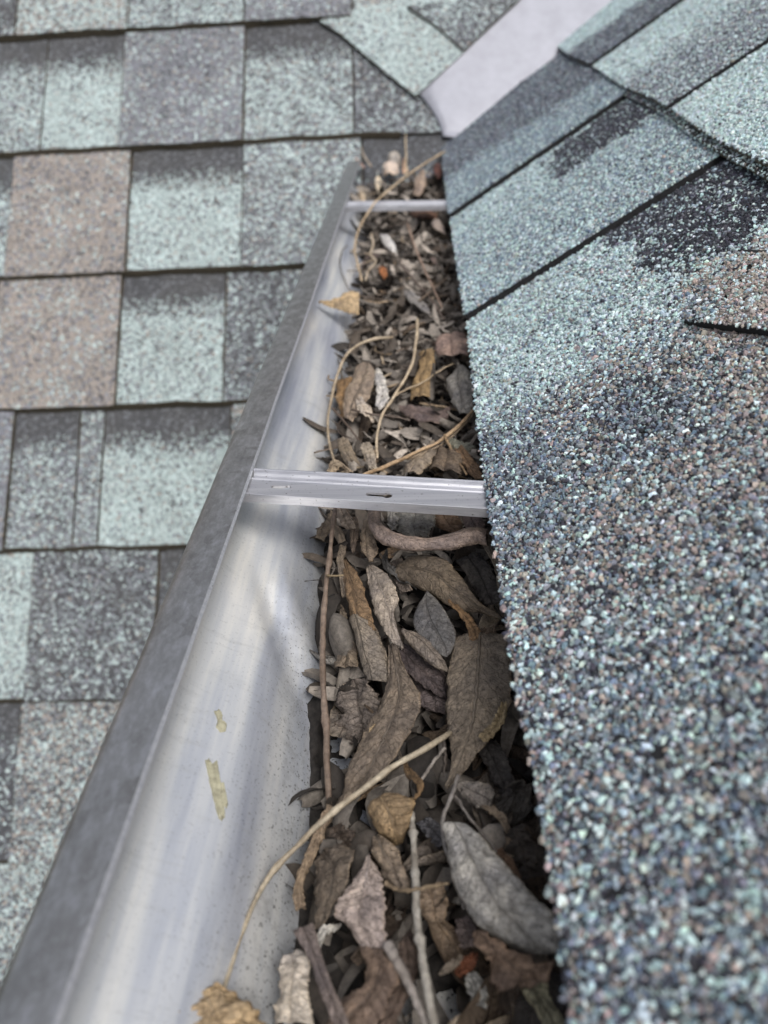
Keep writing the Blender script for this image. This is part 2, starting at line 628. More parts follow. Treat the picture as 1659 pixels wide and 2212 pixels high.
S2 = 1.0196 * SCM / SCM  # measured widths were taken at a slightly nearer plane
TABS = {
    -1: [(-0.75, 'mint', 1, 0), (-0.60, 'grey', 0, 1), (-0.45, 'tan', 0, 0), (-0.31, 'dark', 1, 0), (-0.16, 'mint', 0, 1), (0.02, 'grey', 1, 0), (0.30, None)],
    0: [(-0.70, 'dark', 0, 1), (-0.521, 'cream', 0, 1), (-0.371, 'mintgrey', 0, 1), (-0.218, 'lavender', 0, 1), (-0.079, 'cream', 1, 0), (0.087, None)],
    1: [(-0.70, 'grey', 0, 1), (-0.61, 'mintgrey', 1, 0), (-0.479, 'mint', 1, 0), (-0.376, 'lavender', 0, 1), (-0.217, 'mintgrey', 1, 0), (-0.078, 'slate', 0, 0), (0.05, None)],
    2: [(-0.66, 'mintgrey', 1, 0), (-0.513, 'tan', 0, 1), (-0.360, 'mint', 1, 0), (-0.217, 'grey', 0, 1), (-0.068, 'dark', 1, 0), (0.06, None)],
    3: [(-0.70, 'grey', 1, 0), (-0.52, 'tan', 0, 1), (-0.365, 'mint', 1, 0), (-0.236, 'slate', 0, 0), (-0.10, 'mintgrey', 0, 1), (0.06, None)],
    4: [(-0.62, 'lavender', 0, 1), (-0.489, 'grey', 1, 0), (-0.409, 'grey', 0, 0), (-0.379, 'mint', 1, 0), (-0.227, 'brown', 0, 1), (-0.08, 'slate', 1, 0), (0.06, None)],
    5: [(-0.62, 'mint', 0, 0), (-0.455, 'slate', 0, 1), (-0.307, 'dark', 1, 0), (-0.16, 'grey', 0, 1), (0.06, None)],
    6: [(-0.62, 'dark', 1, 0), (-0.459, 'brown', 0, 1), (-0.30, 'mint', 1, 0), (-0.15, 'grey', 0, 1), (0.06, None)],
    7: [(-0.62, 'green', 0, 1), (-0.37, 'grey', 1, 0), (-0.2, 'green', 0, 1), (0.06, None)],
    8: [(-0.62, 'grey', 0, 1), (-0.40, 'tan', 1, 0), (-0.25, 'slate', 0, 1), (0.06, None)],
    9: [(-0.62, 'slate', 1, 0), (-0.42, 'mintgrey', 0, 1), (-0.2, 'grey', 1, 0), (0.06, None)],
}
fl_a = onmain(900, 205)
fl_b = onmain(1120, 0)


def flash_left(v):                          # the straight cut of the main shingles along the flashing
    return fl_a[0] + (v - fl_a[1]) * (fl_b[0] - fl_a[0]) / (fl_b[1] - fl_a[1])


for c, tb in TABS.items():
    for a, b in zip(tb[:-1], tb[1:]):
        u0, u1 = a[0] * S2, b[0] * S2
        if c == -1:
            main_tab(c, u0, u1, a[1], a[2], a[3], cut=lambda v: flash_left(v) - 0.002)
        elif c == 0:
            main_tab(c, u0, u1, a[1], a[2], a[3], cut=lambda v: flash_left(v) - 0.002)
        else:
            main_tab(c, u0, u1, a[1], a[2], a[3])


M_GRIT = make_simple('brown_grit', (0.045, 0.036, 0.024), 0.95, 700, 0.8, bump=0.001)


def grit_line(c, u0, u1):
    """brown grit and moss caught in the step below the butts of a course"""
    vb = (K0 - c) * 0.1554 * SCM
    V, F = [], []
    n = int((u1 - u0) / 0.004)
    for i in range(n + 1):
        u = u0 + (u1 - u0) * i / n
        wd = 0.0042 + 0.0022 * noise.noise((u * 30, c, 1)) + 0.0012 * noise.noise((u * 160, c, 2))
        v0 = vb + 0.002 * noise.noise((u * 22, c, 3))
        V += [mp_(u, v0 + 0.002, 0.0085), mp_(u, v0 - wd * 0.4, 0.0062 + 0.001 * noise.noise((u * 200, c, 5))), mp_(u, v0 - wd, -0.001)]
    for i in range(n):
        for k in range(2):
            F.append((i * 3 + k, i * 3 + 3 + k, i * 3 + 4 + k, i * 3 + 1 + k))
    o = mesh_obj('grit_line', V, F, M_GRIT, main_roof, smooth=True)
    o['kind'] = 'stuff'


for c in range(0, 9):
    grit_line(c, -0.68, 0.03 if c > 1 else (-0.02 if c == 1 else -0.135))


# the corner shingle whose clipped lower edge runs down to the flashing
def corner_piece():
    pts = [onmain(690, 40, 0.011), onmain(735, 68, 0.011), onmain(780, 108, 0.011), onmain(840, 160, 0.011), onmain(898, 206, 0.011),
           onmain(970, 140, 0.011), onmain(1045, 70, 0.011), onmain(1118, 2, 0.011), onmain(1150, -28, 0.011), onmain(1060, -40, 0.011), onmain(900, -10, 0.011), onmain(780, 10, 0.011)]
    out = []
    for i, pnt in enumerate(pts):
        q = pts[(i + 1) % len(pts)]
        for k in range(8):
            t = k / 8
            j = 0.0012 * noise.noise((i * 3.1 + t * 9, 4, 1)) if 0 < i < 8 else 0
            out.append((pnt[0] + (q[0] - pnt[0]) * t + j, pnt[1] + (q[1] - pnt[1]) * t + j))
    hh = lambda v: 0.0105 - 0.004 * max(0, (v - 0.11) / 0.14)
    n = len(out)
    V = [mp_(u, v, hh(v)) for u, v in out] + [mp_(u, v, hh(v) - 0.0042) for u, v in out]
    F = [tuple(range(n))] + [(i, n + i, n + (i + 1) % n, (i + 1) % n) for i in range(n)]
    umin = min(p[0] for p in out)
    U = [((u - umin) / 0.1, 0.2 if u < 0.03 else (0.2 + (u - 0.03 + (v - 0.17) * 0.4) * 14)) for u, v in out] * 2
    o = mesh_obj('shingle', V, F, [M_FAR, M_BUTT], main_roof, fmat=[0] + [1] * n, uvs=U)
    for k, x in zip(('mint', 'tan', 'grey', 'lavender'), KINDS['mint']):
        o[k] = x
    o['band'] = 0.0
    return o


corner_piece()


def dark_corner():
    pts = [onmain(880, 12, 0.0125), onmain(950, 60, 0.0125), onmain(1000, 108, 0.0125), onmain(1060, 53, 0.0125), onmain(1116, 2, 0.0125), onmain(1145, -28, 0.0125), onmain(1040, -8, 0.0125)]
    n = len(pts)
    V = [mp_(u, v, 0.0122) for u, v in pts] + [mp_(u, v, 0.006) for u, v in pts]
    F = [tuple(range(n))] + [(i, n + i, n + (i + 1) % n, (i + 1) % n) for i in range(n)]
    o = mesh_obj('shingle', V, F, [M_FAR, M_BUTT], main_roof, fmat=[0] + [1] * n, uvs=[(0.2, 0.2)] * (2 * n))
    for k, x in zip(('mint', 'tan', 'grey', 'lavender'), KINDS['slate']):
        o[k] = x
    o['band'] = 0.0


dark_corner()


# ------------------------------------------------------------------ valley flashing
def valley_flashing():
    V, F = [], []
    nL = 60
    left = [onmain(958, 312), onmain(955, 292), onmain(948, 272), onmain(935, 249), onmain(918, 225), onmain(900, 205)]
    v_lo, v_hi = -0.02, 0.62
    rows = []
    for j in range(nL + 1):
        t = (j / nL) ** 1.5
        v = v_lo + (v_hi - v_lo) * t
        uc = valley_u(v)
        # left limit: curved nose at the foot, then a straight run under the cut shingles
        if v < left[0][1]:
            ul = uc - 0.004
        elif v < left[-1][1]:
            ul = None
            for a, b in zip(left[:-1], left[1:]):
                if a[1] <= v <= b[1]:
                    ul = a[0] + (b[0] - a[0]) * (v - a[1]) / max(1e-6, b[1] - a[1])
            ul = min(ul if ul is not None else uc - 0.004, uc - 0.004)
        else:
            ul = flash_left(v) - 0.02 * min(1, (v - left[-1][1]) / 0.03)
        row = []
        for i in range(8):
            a = i / 7
            row.append(mp_(ul + (uc - 0.006 - ul) * a, v, 0.0072 - 0.0058 * a))
        s = v * math.sin(THM) / math.sin(TH)
        P = mp_(uc, v, 0)
        row.append(P + (NM + NR) * 0.0012)
        sl = (P - E0).dot(UR)
        for a in (0.010, 0.03, 0.055):
            row.append(rp(P.y - a * 0.62 / 0.8, sl + a * 0.35, -0.0055))
        rows.append(row)
    W = len(rows[0])
    for r_0 in rows:
        V += r_0
    for j in range(nL):
        for i in range(W - 1):
            F.append((j * W + i, j * W + i + 1, (j + 1) * W + i + 1, (j + 1) * W + i))
    root = empty('valley_flashing', V0)
    tag(root, 'smooth pale lavender metal strip lining the valley where both roof slopes meet', 'flashing')
    o = mesh_obj('metal_sheet', V, F, M_FLASH, root, smooth=True)
    sm = o.modifiers.new('thickness', 'SOLIDIFY')
    sm.thickness = 0.0008
    sm.offset = 1
    return root


valley_flashing()

# ------------------------------------------------------------------ near roof, with granules as real stones
near_roof = empty('roof_slope', rp(0.3, 0))
tag(near_roof, 'nearer roof slope of rough blue grey granule shingles overhanging the gutter', 'roof')
dk = [rp(-0.6, 0.018, -0.012), rp(1.35, 0.018, -0.012), rp(1.9, 1.4, -0.012), rp(-0.6, 1.4, -0.012)]
dk2 = [p - NR * 0.012 for p in dk]
mesh_obj('roof_deck', dk + dk2, [(3, 2, 1, 0), (4, 5, 6, 7), (1, 5, 4, 0), (2, 6, 5, 1), (3, 7, 6, 2), (0, 4, 7, 3)], M_DECK, near_roof)

EAVE = [onright(*q) for q in [(955, 300), (975, 475), (1009, 698), (1034, 953), (1050, 1053), (1056, 1106), (1090, 1331), (1110, 1481), (1145, 1631), (1190, 1909), (1230, 2209)]]
EAVE = sorted(EAVE)
EY = [e[0] for e in EAVE]
ES = [e[1] for e in EAVE]


def eave_s(Y):
    return float(np.interp(Y, EY, ES))


def granule_tree():
    t = bpy.data.node_groups.new('granule_scatter', 'GeometryNodeTree')
    t.interface.new_socket('Geometry', in_out='INPUT', socket_type='NodeSocketGeometry')
    t.interface.new_socket('Geometry', in_out='OUTPUT', socket_type='NodeSocketGeometry')
    n, l = t.nodes, t.links
    gi, go = n.new('NodeGroupInput'), n.new('NodeGroupOutput')
    jn = n.new('GeometryNodeJoinGeometry')
    for k in range(6):
        ic = n.new('GeometryNodeMeshIcoSphere')
        ic.inputs['Radius'].default_value = 0.5
        ic.inputs['Subdivisions'].default_value = 2
        sp = n.new('GeometryNodeSetPosition')
        nz = n.new('ShaderNodeTexNoise')
        nz.noise_dimensions = '4D'
        nz.inputs['W'].default_value = 7.3 * k
        nz.inputs['Scale'].default_value = 1.7
        nz.inputs['Detail'].default_value = 1.0
        sub = n.new('ShaderNodeVectorMath')
        sub.operation = 'SUBTRACT'
        sub.inputs[1].default_value = (0.5, 0.5, 0.5)
        l.new(nz.outputs['Color'], sub.inputs[0])
        scl = n.new('ShaderNodeVectorMath')
        scl.operation = 'SCALE'
        scl.inputs['Scale'].default_value = 1.25
        l.new(sub.outputs[0], scl.inputs[0])
        l.new(ic.outputs['Mesh'], sp.inputs['Geometry'])
        l.new(scl.outputs[0], sp.inputs['Offset'])
        sm = n.new('GeometryNodeSetMaterial')
        sm.inputs['Material'].default_value = M_GRAN
        l.new(sp.outputs[0], sm.inputs['Geometry'])
        ti = n.new('GeometryNodeGeometryToInstance')
        l.new(sm.outputs[0], ti.inputs[0])
        l.new(ti.outputs[0], jn.inputs[0])
    ip = n.new('GeometryNodeInstanceOnPoints')
    ip.inputs['Pick Instance'].default_value = True
    l.new(gi.outputs[0], ip.inputs['Points'])
    l.new(jn.outputs[0], ip.inputs['Instance'])

    def attr(nm, tp):
        a = n.new('GeometryNodeInputNamedAttribute')
        a.data_type = tp
        a.inputs['Name'].default_value = nm
        return a.outputs['Attribute']
    l.new(attr('scl', 'FLOAT_VECTOR'), ip.inputs['Scale'])
    e2r = n.new('FunctionNodeEulerToRotation')
    l.new(attr('rot', 'FLOAT_VECTOR'), e2r.inputs[0])
    l.new(e2r.outputs[0], ip.inputs['Rotation'])
    ri = n.new('FunctionNodeRandomValue')
    ri.data_type = 'INT'
    ri.inputs['Min'].default_value = 0
    ri.inputs['Max'].default_value = 5
    for o_ in ri.outputs:
        if o_.enabled:
            l.new(o_, ip.inputs['Instance Index'])
            break
    l.new(ip.outputs[0], go.inputs[0])
    return t


GTREE = granule_tree()
PAL = np.array([MINT, LMINT, GREY, BLUE, DARK, TAN, BROWN, LAV])


def fnoise(Y, S, sc, seed):
    """cheap smooth 2-D value noise on arrays, 0..1"""
    X_, Y_ = Y * sc + seed * 17.3, S * sc + seed * 9.1
    xi, yi = np.floor(X_).astype(int), np.floor(Y_).astype(int)
    fx, fy = X_ - xi, Y_ - yi
    fx, fy = fx * fx * (3 - 2 * fx), fy * fy * (3 - 2 * fy)

    def h(a, b):
        v = np.sin(a * 127.1 + b * 311.7 + seed * 74.7) * 43758.5453
        return v - np.floor(v)
    return (h(xi, yi) * (1 - fx) + h(xi + 1, yi) * fx) * (1 - fy) + (h(xi, yi + 1) * (1 - fx) + h(xi + 1, yi + 1) * fx) * fy


def blend(n, **kw):
    names = ('mint', 'lmint', 'grey', 'blue', 'dark', 'tan', 'brown', 'lav')
    w_ = np.zeros((n, 8))
    for k, v in kw.items():
        w_[:, names.index(k)] = v
    return w_


def sstep(a, b, x):
    t = np.clip((x - a) / (b - a), 0, 1)
    return t * t * (3 - 2 * t)


def zone_weights(course, Y, S):
    """which granule colours were pressed where: the shingles' own colour drops"""
    n = len(Y)
    jy = Y + 0.022 * (fnoise(Y, S, 60, 1) - 0.5) + 0.012 * (fnoise(Y, S, 220, 2) - 0.5)
    js = S + 0.022 * (fnoise(Y, S, 60, 3) - 0.5) + 0.012 * (fnoise(Y, S, 220, 4) - 0.5)
    if course == 1:
        # mixed drop nearest the camera
        w_ = blend(n, mint=.15, lmint=.12, grey=.18, blue=.16, dark=.19, tan=.09, brown=.11)
        def lay(m_, **kw):
            nonlocal w_
            w_ = w_ * (1 - m_[:, None]) + blend(n, **kw) * m_[:, None]
        lay(sstep(.15, .20, jy) * sstep(.36, .30, jy), mint=.13, lmint=.10, grey=.18, blue=.09, dark=.14, tan=.18, brown=.18)
        lay(sstep(.20, .24, jy) * sstep(.34, .30, jy) * sstep(.05, .02, js), mint=.14, lmint=.04, grey=.34, blue=.22, dark=.18, tan=.02, brown=.06)
        lay(sstep(.225, .25, jy) * sstep(.30, .27, jy) * sstep(.03, .06, js) * sstep(.10, .075, js), mint=.10, lmint=.04, grey=.26, blue=.18, dark=.34, brown=.08)
        lay(sstep(.285, .34, jy), mint=.48, lmint=.22, grey=.14, blue=.08, dark=.03, tan=.02, brown=.03)
        lay(sstep(.33, .37, jy) * sstep(.092, .108, js) * sstep(.46, .455, Y), mint=.09, lmint=.07, grey=.08, blue=.03, dark=.71, lav=.02)
        lay(sstep(.215, .25, jy) * sstep(.355, .325, jy) * sstep(.095, .11, js), tan=.52, brown=.16, lmint=.14, mint=.08, grey=.05, dark=.05)
        lay(sstep(.459, .4595, Y), mint=.40, lmint=.12, grey=.20, blue=.22, dark=.03, tan=.02, brown=.01)
        lay(sstep(.459, .4595, Y) * sstep(.60, .66, jy), mint=.44, lmint=.24, grey=.14, blue=.12, dark=.04, tan=.02)
        lay(sstep(.600, .625, jy) * sstep(.706, .70, jy) * sstep(.088, .102, js), mint=.06, lmint=.03, grey=.06, dark=.80, lav=.05)
        lay(sstep(.713, .7135, Y), mint=.26, lmint=.06, grey=.28, blue=.34, dark=.04, lav=.02)
        lay(sstep(.84, .90, jy + .25 * js), mint=.06, lmint=.02, grey=.20, blue=.10, dark=.42, lav=.20)
    elif course == 2:
        w_ = blend(n, mint=.38, lmint=.52, grey=.04, blue=.02, dark=.02, tan=.02)
        def lay(m_, **kw):
            nonlocal w_
            w_ = w_ * (1 - m_[:, None]) + blend(n, **kw) * m_[:, None]
        lay(sstep(.590, .5905, Y), mint=.36, lmint=.46, grey=.06, blue=.04, dark=.04, tan=.04)
        lay(sstep(.590, .5905, Y) * sstep(.78, .70, jy), mint=.20, lmint=.16, grey=.24, lav=.22, dark=.14, tan=.04)
        lay(sstep(.899, .8995, Y), mint=.05, lmint=.03, grey=.22, blue=.08, dark=.42, lav=.20)
        lay(sstep(1.03, 1.08, jy + 0.2 * (js - .2)), mint=.5, lmint=.3, grey=.1, blue=.1)
    else:
        w_ = blend(n, mint=.3, lmint=.15, grey=.25, blue=.1, dark=.15, tan=.05)
    return w_


def granules(parent, course, poly_in, Y0, Y1, S0, S1, hfun, spacing):
    dy, ds = spacing, spacing * 0.866
    ny, ns = int((Y1 - Y0) / dy) + 2, int((S1 - S0) / ds) + 2
    iy, is_ = np.meshgrid(np.arange(ny), np.arange(ns))
    Y = Y0 + (iy + 0.5 * (is_ % 2)) * dy
    S = S0 + is_ * ds
    Y = (Y + nrng.uniform(-.42, .42, Y.shape) * dy).ravel()
    S = (S + nrng.uniform(-.42, .42, S.shape) * ds).ravel()
    k = poly_in(Y, S)
    # a few granules have come off
    k &= fnoise(Y, S, 330, 6) < 0.93
    Y, S = Y[k], S[k]
    n = len(Y)
    w_ = zone_weights(course, Y, S)
    w_ = w_ / w_.sum(1, keepdims=True)
    r_ = nrng.random(n)
    idx = np.minimum((r_[:, None] > np.cumsum(w_, 1)).sum(1), 7)
    col = (PAL[idx] * 0.92 + np.array([[.225, .25, .275]]) * 0.08) * nrng.uniform(.62, 1.25, (n, 1)) * (1 + nrng.uniform(-.08, .08, (n, 3)))
    size = spacing * np.exp(nrng.normal(0.14, 0.30, n))
    size = np.clip(size, spacing * 0.6, spacing * 2.1)
    h = hfun(Y, S) + size * 0.12 + nrng.uniform(-.1, .35, n) * spacing * .45
    Pn = np.array(E0)[None] + np.outer(Y, (0, 1, 0)) + np.outer(S, np.array(UR)) + np.outer(h, np.array(NR))
    loc = Pn.mean(0)
    me = bpy.data.meshes.new('granules')
    me.vertices.add(n)
    me.vertices.foreach_set('co', (Pn - loc).astype(np.float32).ravel())
    a = me.attributes.new('col', 'FLOAT_COLOR', 'POINT')
    a.data.foreach_set('color', np.concatenate([np.clip(col, 0, 1), np.ones((n, 1))], 1).astype(np.float32).ravel())
    a = me.attributes.new('rot', 'FLOAT_VECTOR', 'POINT')
    a.data.foreach_set('vector', nrng.uniform(0, 6.28, (n, 3)).astype(np.float32).ravel())
    a = me.attributes.new('scl', 'FLOAT_VECTOR', 'POINT')
    a.data.foreach_set('vector', (size[:, None] * nrng.uniform(.62, 1.2, (n, 3))).astype(np.float32).ravel())
    me.materials.append(M_GRAN)
    o = bpy.data.objects.new('granules', me)
    COL.objects.link(o)
    place(o, Vector(loc), parent)
    o['kind'] = 'stuff'
    md = o.modifiers.new('scatter', 'NODES')
    md.node_group = GTREE
    return n


def near_tab(course, Y0, Y1, s_lo, s_hi, h0, thick, spacing=0.00110, vis=None, gran=True):
    """shingle tab on the near roof between Y0 and Y1; s_lo(Y) lower edge; cut at the valley"""
    nu, nv = max(8, int((Y1 - Y0) / 0.008)), 6
    sd_ = rng.random() * 50
    V, F, FM = [], [], []
    lo = lambda Y: s_lo(Y) + 0.0010 * noise.noise((Y * 180, sd_, 0))
    for j in range(nv + 1):
        for i in range(nu + 1):
            Y = Y0 + (Y1 - Y0) * i / nu
            a = lo(Y)
            s = a + (s_hi - a) * j / nv
            Yc = min(Y, valley_Y(s) + 0.009)
            V.append(rp(Yc, s, h0 - 0.003 * j / nv))
    W = nu + 1
    for j in range(nv):
        for i in range(nu):
            F.append((j * W + i, (j + 1) * W + i, (j + 1) * W + i + 1, j * W + i + 1))
            FM.append(0)
    ring = [i for i in range(W)] + [j * W + nu for j in range(1, nv + 1)] + [nv * W + i for i in range(nu - 1, -1, -1)] + [j * W for j in range(nv - 1, 0, -1)]
    b0 = len(V)
    for k in ring:
        V.append(V[k] - NR * thick)
    for q in range(len(ring)):
        q2 = (q + 1) % len(ring)
        F.append((ring[q2], b0 + q2, b0 + q, ring[q]))
        FM.append(1 if q < nu and course > 1 else 2)
    U = [(v.y / 0.1, 0.2) for v in V]
    o = mesh_obj('shingle', V, F, [M_ASPH if gran else M_FAR, M_BUTT, M_ASPH], near_roof, fmat=FM, uvs=U)
    if not gran:
        for k_, x_ in zip(('mint', 'tan', 'grey', 'lavender'), KINDS['mintgrey']):
            o[k_] = x_
        o['band'] = 0.0
    if gran:
        vy0, vy1 = max(Y0, vis[0]) if vis else Y0, min(Y1, vis[1]) if vis else Y1

        def inside(Y, S):
            e = np.interp(Y, EY, ES) if course == 1 else np.array([s_lo(y) for y in Y])
            e = e + 0.0006 * np.sin(Y * 900)
            vy = V0.y + (S * math.sin(TH) / VD.z) * VD.y
            return (S > e) & (S < s_hi) & (Y > Y0 + 0.0009) & (Y < Y1 - 0.0009) & (Y < vy + 0.009)
        smin = -0.006 if course == 1 else s_lo(vy0) - 0.012
        granules(o, course, inside, vy0, vy1, smin, s_hi, lambda Y, S: h0 - 0.003 * np.clip((S - smin) / (s_hi - smin), 0, 1), spacing)
    return o


S2LO = lambda Y: 0.1665 + 0.020 * (Y - 0.41) + 0.0012 * math.sin(Y * 23)
near_tab(1, -0.45, 0.4568, eave_s, 0.20, 0.0, 0.0055, vis=(-0.03, 0.5))
near_tab(1, 0.4620, 0.7076, eave_s, 0.20, 0.0020, 0.0055)
near_tab(1, 0.7178, 1.12, eave_s, 0.21, 0.0044, 0.0095)
near_tab(2, -0.45, 0.5866, S2LO, 0.37, 0.0046, 0.006, vis=(0.28, 0.6))
near_tab(2, 0.5945, 0.8945, S2LO, 0.37, 0.0052, 0.006)
near_tab(2, 0.9065, 1.30, S2LO, 0.37, 0.0068, 0.007)
near_tab(2, -0.45, 0.5895, lambda Y: S2LO(Y) - 0.0040, 0.20, 0.0024, 0.003, vis=(0.28, 0.6))
near_tab(2, 0.5905, 0.8985, lambda Y: S2LO(Y) - 0.0040, 0.20, 0.0024, 0.003)
S3LO = lambda Y: 0.338 + 0.012 * (Y - 0.41)
near_tab(3, -0.45, 0.70, S3LO, 0.54, 0.0098, 0.006, gran=False)
near_tab(3, 0.704, 1.02, S3LO, 0.54, 0.0098, 0.006, spacing=0.0022)
near_tab(3, 1.024, 1.4, S3LO, 0.54, 0.0098, 0.006, spacing=0.0022)


# lifted tooth whose lower edge casts a dark line on the first course
def lifted_tooth():
    prof = [onright(1478, 697), onright(1515, 704), onright(1570, 711), onright(1620, 717), onright(1660, 722), onright(1740, 736)]
    V, F = [], []
    nrow = 8
    for i, (Y, s) in enumerate(prof):
        for j in range(nrow + 1):
            t = j / nrow
            hh = 0.0017 * (1 - t) ** 1.5 * (0.25 + 0.75 * min(1, i / 1.5))
            V.append(rp(Y + 0.035 * t, s + 0.035 * t, hh + 0.0004 * (1 - t)))
    W = nrow + 1
    for i in range(len(prof) - 1):
        for j in range(nrow):
            F.append((i * W + j, i * W + j + 1, (i + 1) * W + j + 1, (i + 1) * W + j))
    for i in range(len(prof)):
        Y, s = prof[i]
        V.append(rp(Y, s, -0.001))
    b0 = len(prof) * W
    for i in range(len(prof) - 1):
        F.append((i * W, (i + 1) * W, b0 + i + 1, b0 + i))
    o = mesh_obj('shingle', V, F, [M_ASPH], near_roof, smooth=False)
    py = np.array([p[0] for p in prof])[::-1]
    ps = np.array([p[1] for p in prof])[::-1]

    def dist(Y, S):                          # distance above the lower edge along the (1,1) direction
        # solve Y - t = yp(s), S - t = s
        t = np.zeros_like(Y)
        for _ in range(12):
            e = np.interp(Y - t, py, ps)
            t = t + ((S - t) - e) * 0.5
        return t

    def inside(Y, S):
        t = dist(Y, S)
        return (t > 0) & (t < 0.033) & (Y - t < prof[0][0]) & (Y - t > prof[-1][0])

    def hf(Y, S):
        t = np.clip(dist(Y, S) / 0.035, 0, 1)
        f = np.clip((prof[0][0] - (Y - np.clip(dist(Y, S), 0, 1))) / 0.012, 0, 1)
        return 0.0017 * (1 - t) ** 1.5 * (0.25 + 0.75 * f) + 0.0004
    granules(o, 1, inside, 0.2, 0.36, 0.08, 0.19, hf, 0.00110)


lifted_tooth()

# fascia board behind the gutter
fb = [(0.0475, -0.6, -0.20), (0.066, -0.6, -0.20), (0.066, 0.98, -0.20), (0.0475, 0.98, -0.20)]
ft = [(x, y, 0.001) for x, y, z in fb]
fo = mesh_obj('fascia_board', fb + ft, [(0, 3, 2, 1), (4, 5, 6, 7), (0, 1, 5, 4), (1, 2, 6, 5), (2, 3, 7, 6), (3, 0, 4, 7)], M_WOOD)
tag(fo, 'painted wooden fascia board behind the gutter under the overhanging shingles', 'board')

# ------------------------------------------------------------------ gutter
gutter = empty('rain_gutter', (0, 0.4, -0.077))
tag(gutter, 'open metal rain gutter clogged with dead leaves along the shingle eave', 'gutter')
PROF = [(-0.0800, -0.0008), (-0.0868, -0.0030), (-0.0896, -0.0090), (-0.0900, -0.0150), (-0.0885, -0.0215), (-0.0840, -0.0272), (-0.0780, -0.0312), (-0.0715, -0.0344),
        (-0.0655, -0.0385), (-0.0605, -0.0440), (-0.0565, -0.0510), (-0.0525, -0.0580), (-0.0478, -0.0665), (-0.0440, -0.0735), (-0.0420, -0.0762), (-0.0390, -0.0770),
        (0.0, -0.0775), (0.042, -0.0770), (0.0445, -0.0750), (0.0450, -0.07), (0.0450, 0.004)]


def end_Y(z):
    return DM - 0.006 + z / math.tan(THM)


def trough_point(P, Y, k):
    x, z = P
    # hand-bent ripples in the thin sheet, and the crease that the bracket has pulled into the wall
    if 4 < k < len(PSMP) * 0.72:
        a = min(1, (k - 4) / 10) * min(1, (len(PSMP) * 0.72 - k) / 10)
        rp_ = 0.0012 * noise.noise((Y * 9, k * 0.06, 2.0)) + 0.0005 * noise.noise((Y * 30, k * 0.12, 7.0))
        # crease under the bracket, running down and toward the camera
        c = (-0.0745 + (0.262 - Y) * 0.42)
        d = (x - c)
        amp = 0.0046 * math.exp(-((Y - 0.232) / 0.026) ** 2)
        amp2 = 0.0016 * math.exp(-((Y - 0.47) / 0.03) ** 2)
        dent = -amp * math.exp(-(d / 0.0048) ** 2) + amp * 0.7 * math.exp(-((d - 0.009) / 0.006) ** 2)
        dent += -amp2 * math.exp(-((x + 0.066) / 0.006) ** 2)
        o = rp_ * a + dent * min(1, (k - 4) / 6)
        x += o * 0.55
        z += o * 0.8
    return x, z


PSMP = spline(PROF, 84)


def build_trough():
    V, F = [], []
    ys = [-0.45 + i * 0.035 for i in range(12)] + [i * 0.006 + 0.0 for i in range(70)] + [0.42 + i * 0.02 for i in range(1, 33)]
    ys = sorted(set(round(y, 4) for y in ys))
    n = len(PSMP)
    for y in ys:
        for k, P in enumerate(PSMP):
            x, z = trough_point(P, y, k)
            V.append((x, min(y, end_Y(z)), z))
    for j in range(len(ys) - 1):
        for k in range(n - 1):
            F.append((j * n + k, j * n + k + 1, (j + 1) * n + k + 1, (j + 1) * n + k))
    o = mesh_obj('trough', V, F, M_TROUGH, gutter, smooth=True)
    md = o.modifiers.new('sheet', 'SOLIDIFY')
    md.thickness = 0.0007
    md.offset = -1
    return BVHTree.FromPolygons([Vector(v) for v in V], F)


WALL = build_trough()


def onwall(px, py, off=0.0005):
    d = ray(px, py).normalized()
    hit = WALL.ray_cast(CAM, d)
    if hit[0] is None:
        return None
    nrm = hit[1] if hit[1].dot(d) < 0 else -hit[1]
    return hit[0] + nrm * off


def build_rim():
    """the folded hem along the front edge: flat top, rounded nose, returning face below, thin inner edge"""
    pr = [(-0.0771, -0.0014), (-0.0769, -0.0006), (-0.0778, 0.0003), (-0.0800, 0.0004), (-0.0860, 0.0000), (-0.0905, -0.0006), (-0.0932, -0.0018), (-0.0943, -0.0040), (-0.0945, -0.0070), (-0.0944, -0.0220), (-0.0938, -0.0225), (-0.0936, -0.0060), (-0.0925, -0.0034), (-0.0900, -0.0019), (-0.0860, -0.0012), (-0.0800, -0.0014)]
    V, F, FM = [], [], []
    ys = [-0.45 + i * 0.02 for i in range(76)]
    n = len(pr)
    for y in ys:
        wv = 0.0007 * noise.noise((y * 7, 1, 1)) + 0.0004 * noise.noise((y * 33, 3, 1))
        for x, z in pr:
            V.append((x + wv, min(y, end_Y(z) - 0.001), z + wv * 0.6))
    for j in range(len(ys) - 1):
        for k in range(n):
            k2 = (k + 1) % n
            F.append((j * n + k, j * n + k2, (j + 1) * n + k2, (j + 1) * n + k))
            FM.append(1 if k in (0, 1) else 0)
    F.append(tuple(range(n)))
    F.append(tuple((len(ys) - 1) * n + k for k in reversed(range(n))))
    o = mesh_obj('rim', V, F, [M_RIM, M_HANG], gutter, smooth=True, fmat=FM + [0, 0])
    o.data.set_sharp_from_angle(angle=R(40))
    # front face below the hem, outside of the trough (seen only from the other side)
    V = []
    ys2 = (-0.45, 1.03)
    for y in ys2:
        for x, z in ((-0.0938, -0.022), (-0.0925, -0.032), (-0.082, -0.040), (-0.070, -0.047), (-0.060, -0.060), (-0.052, -0.072), (-0.0455, -0.0785)):
            V.append((x, min(y, end_Y(z)), z))
    mesh_obj('front_face', V, [(k, k + 1, 7 + k + 1, 7 + k) for k in range(6)], M_RIM, gutter, smooth=True)


build_rim()


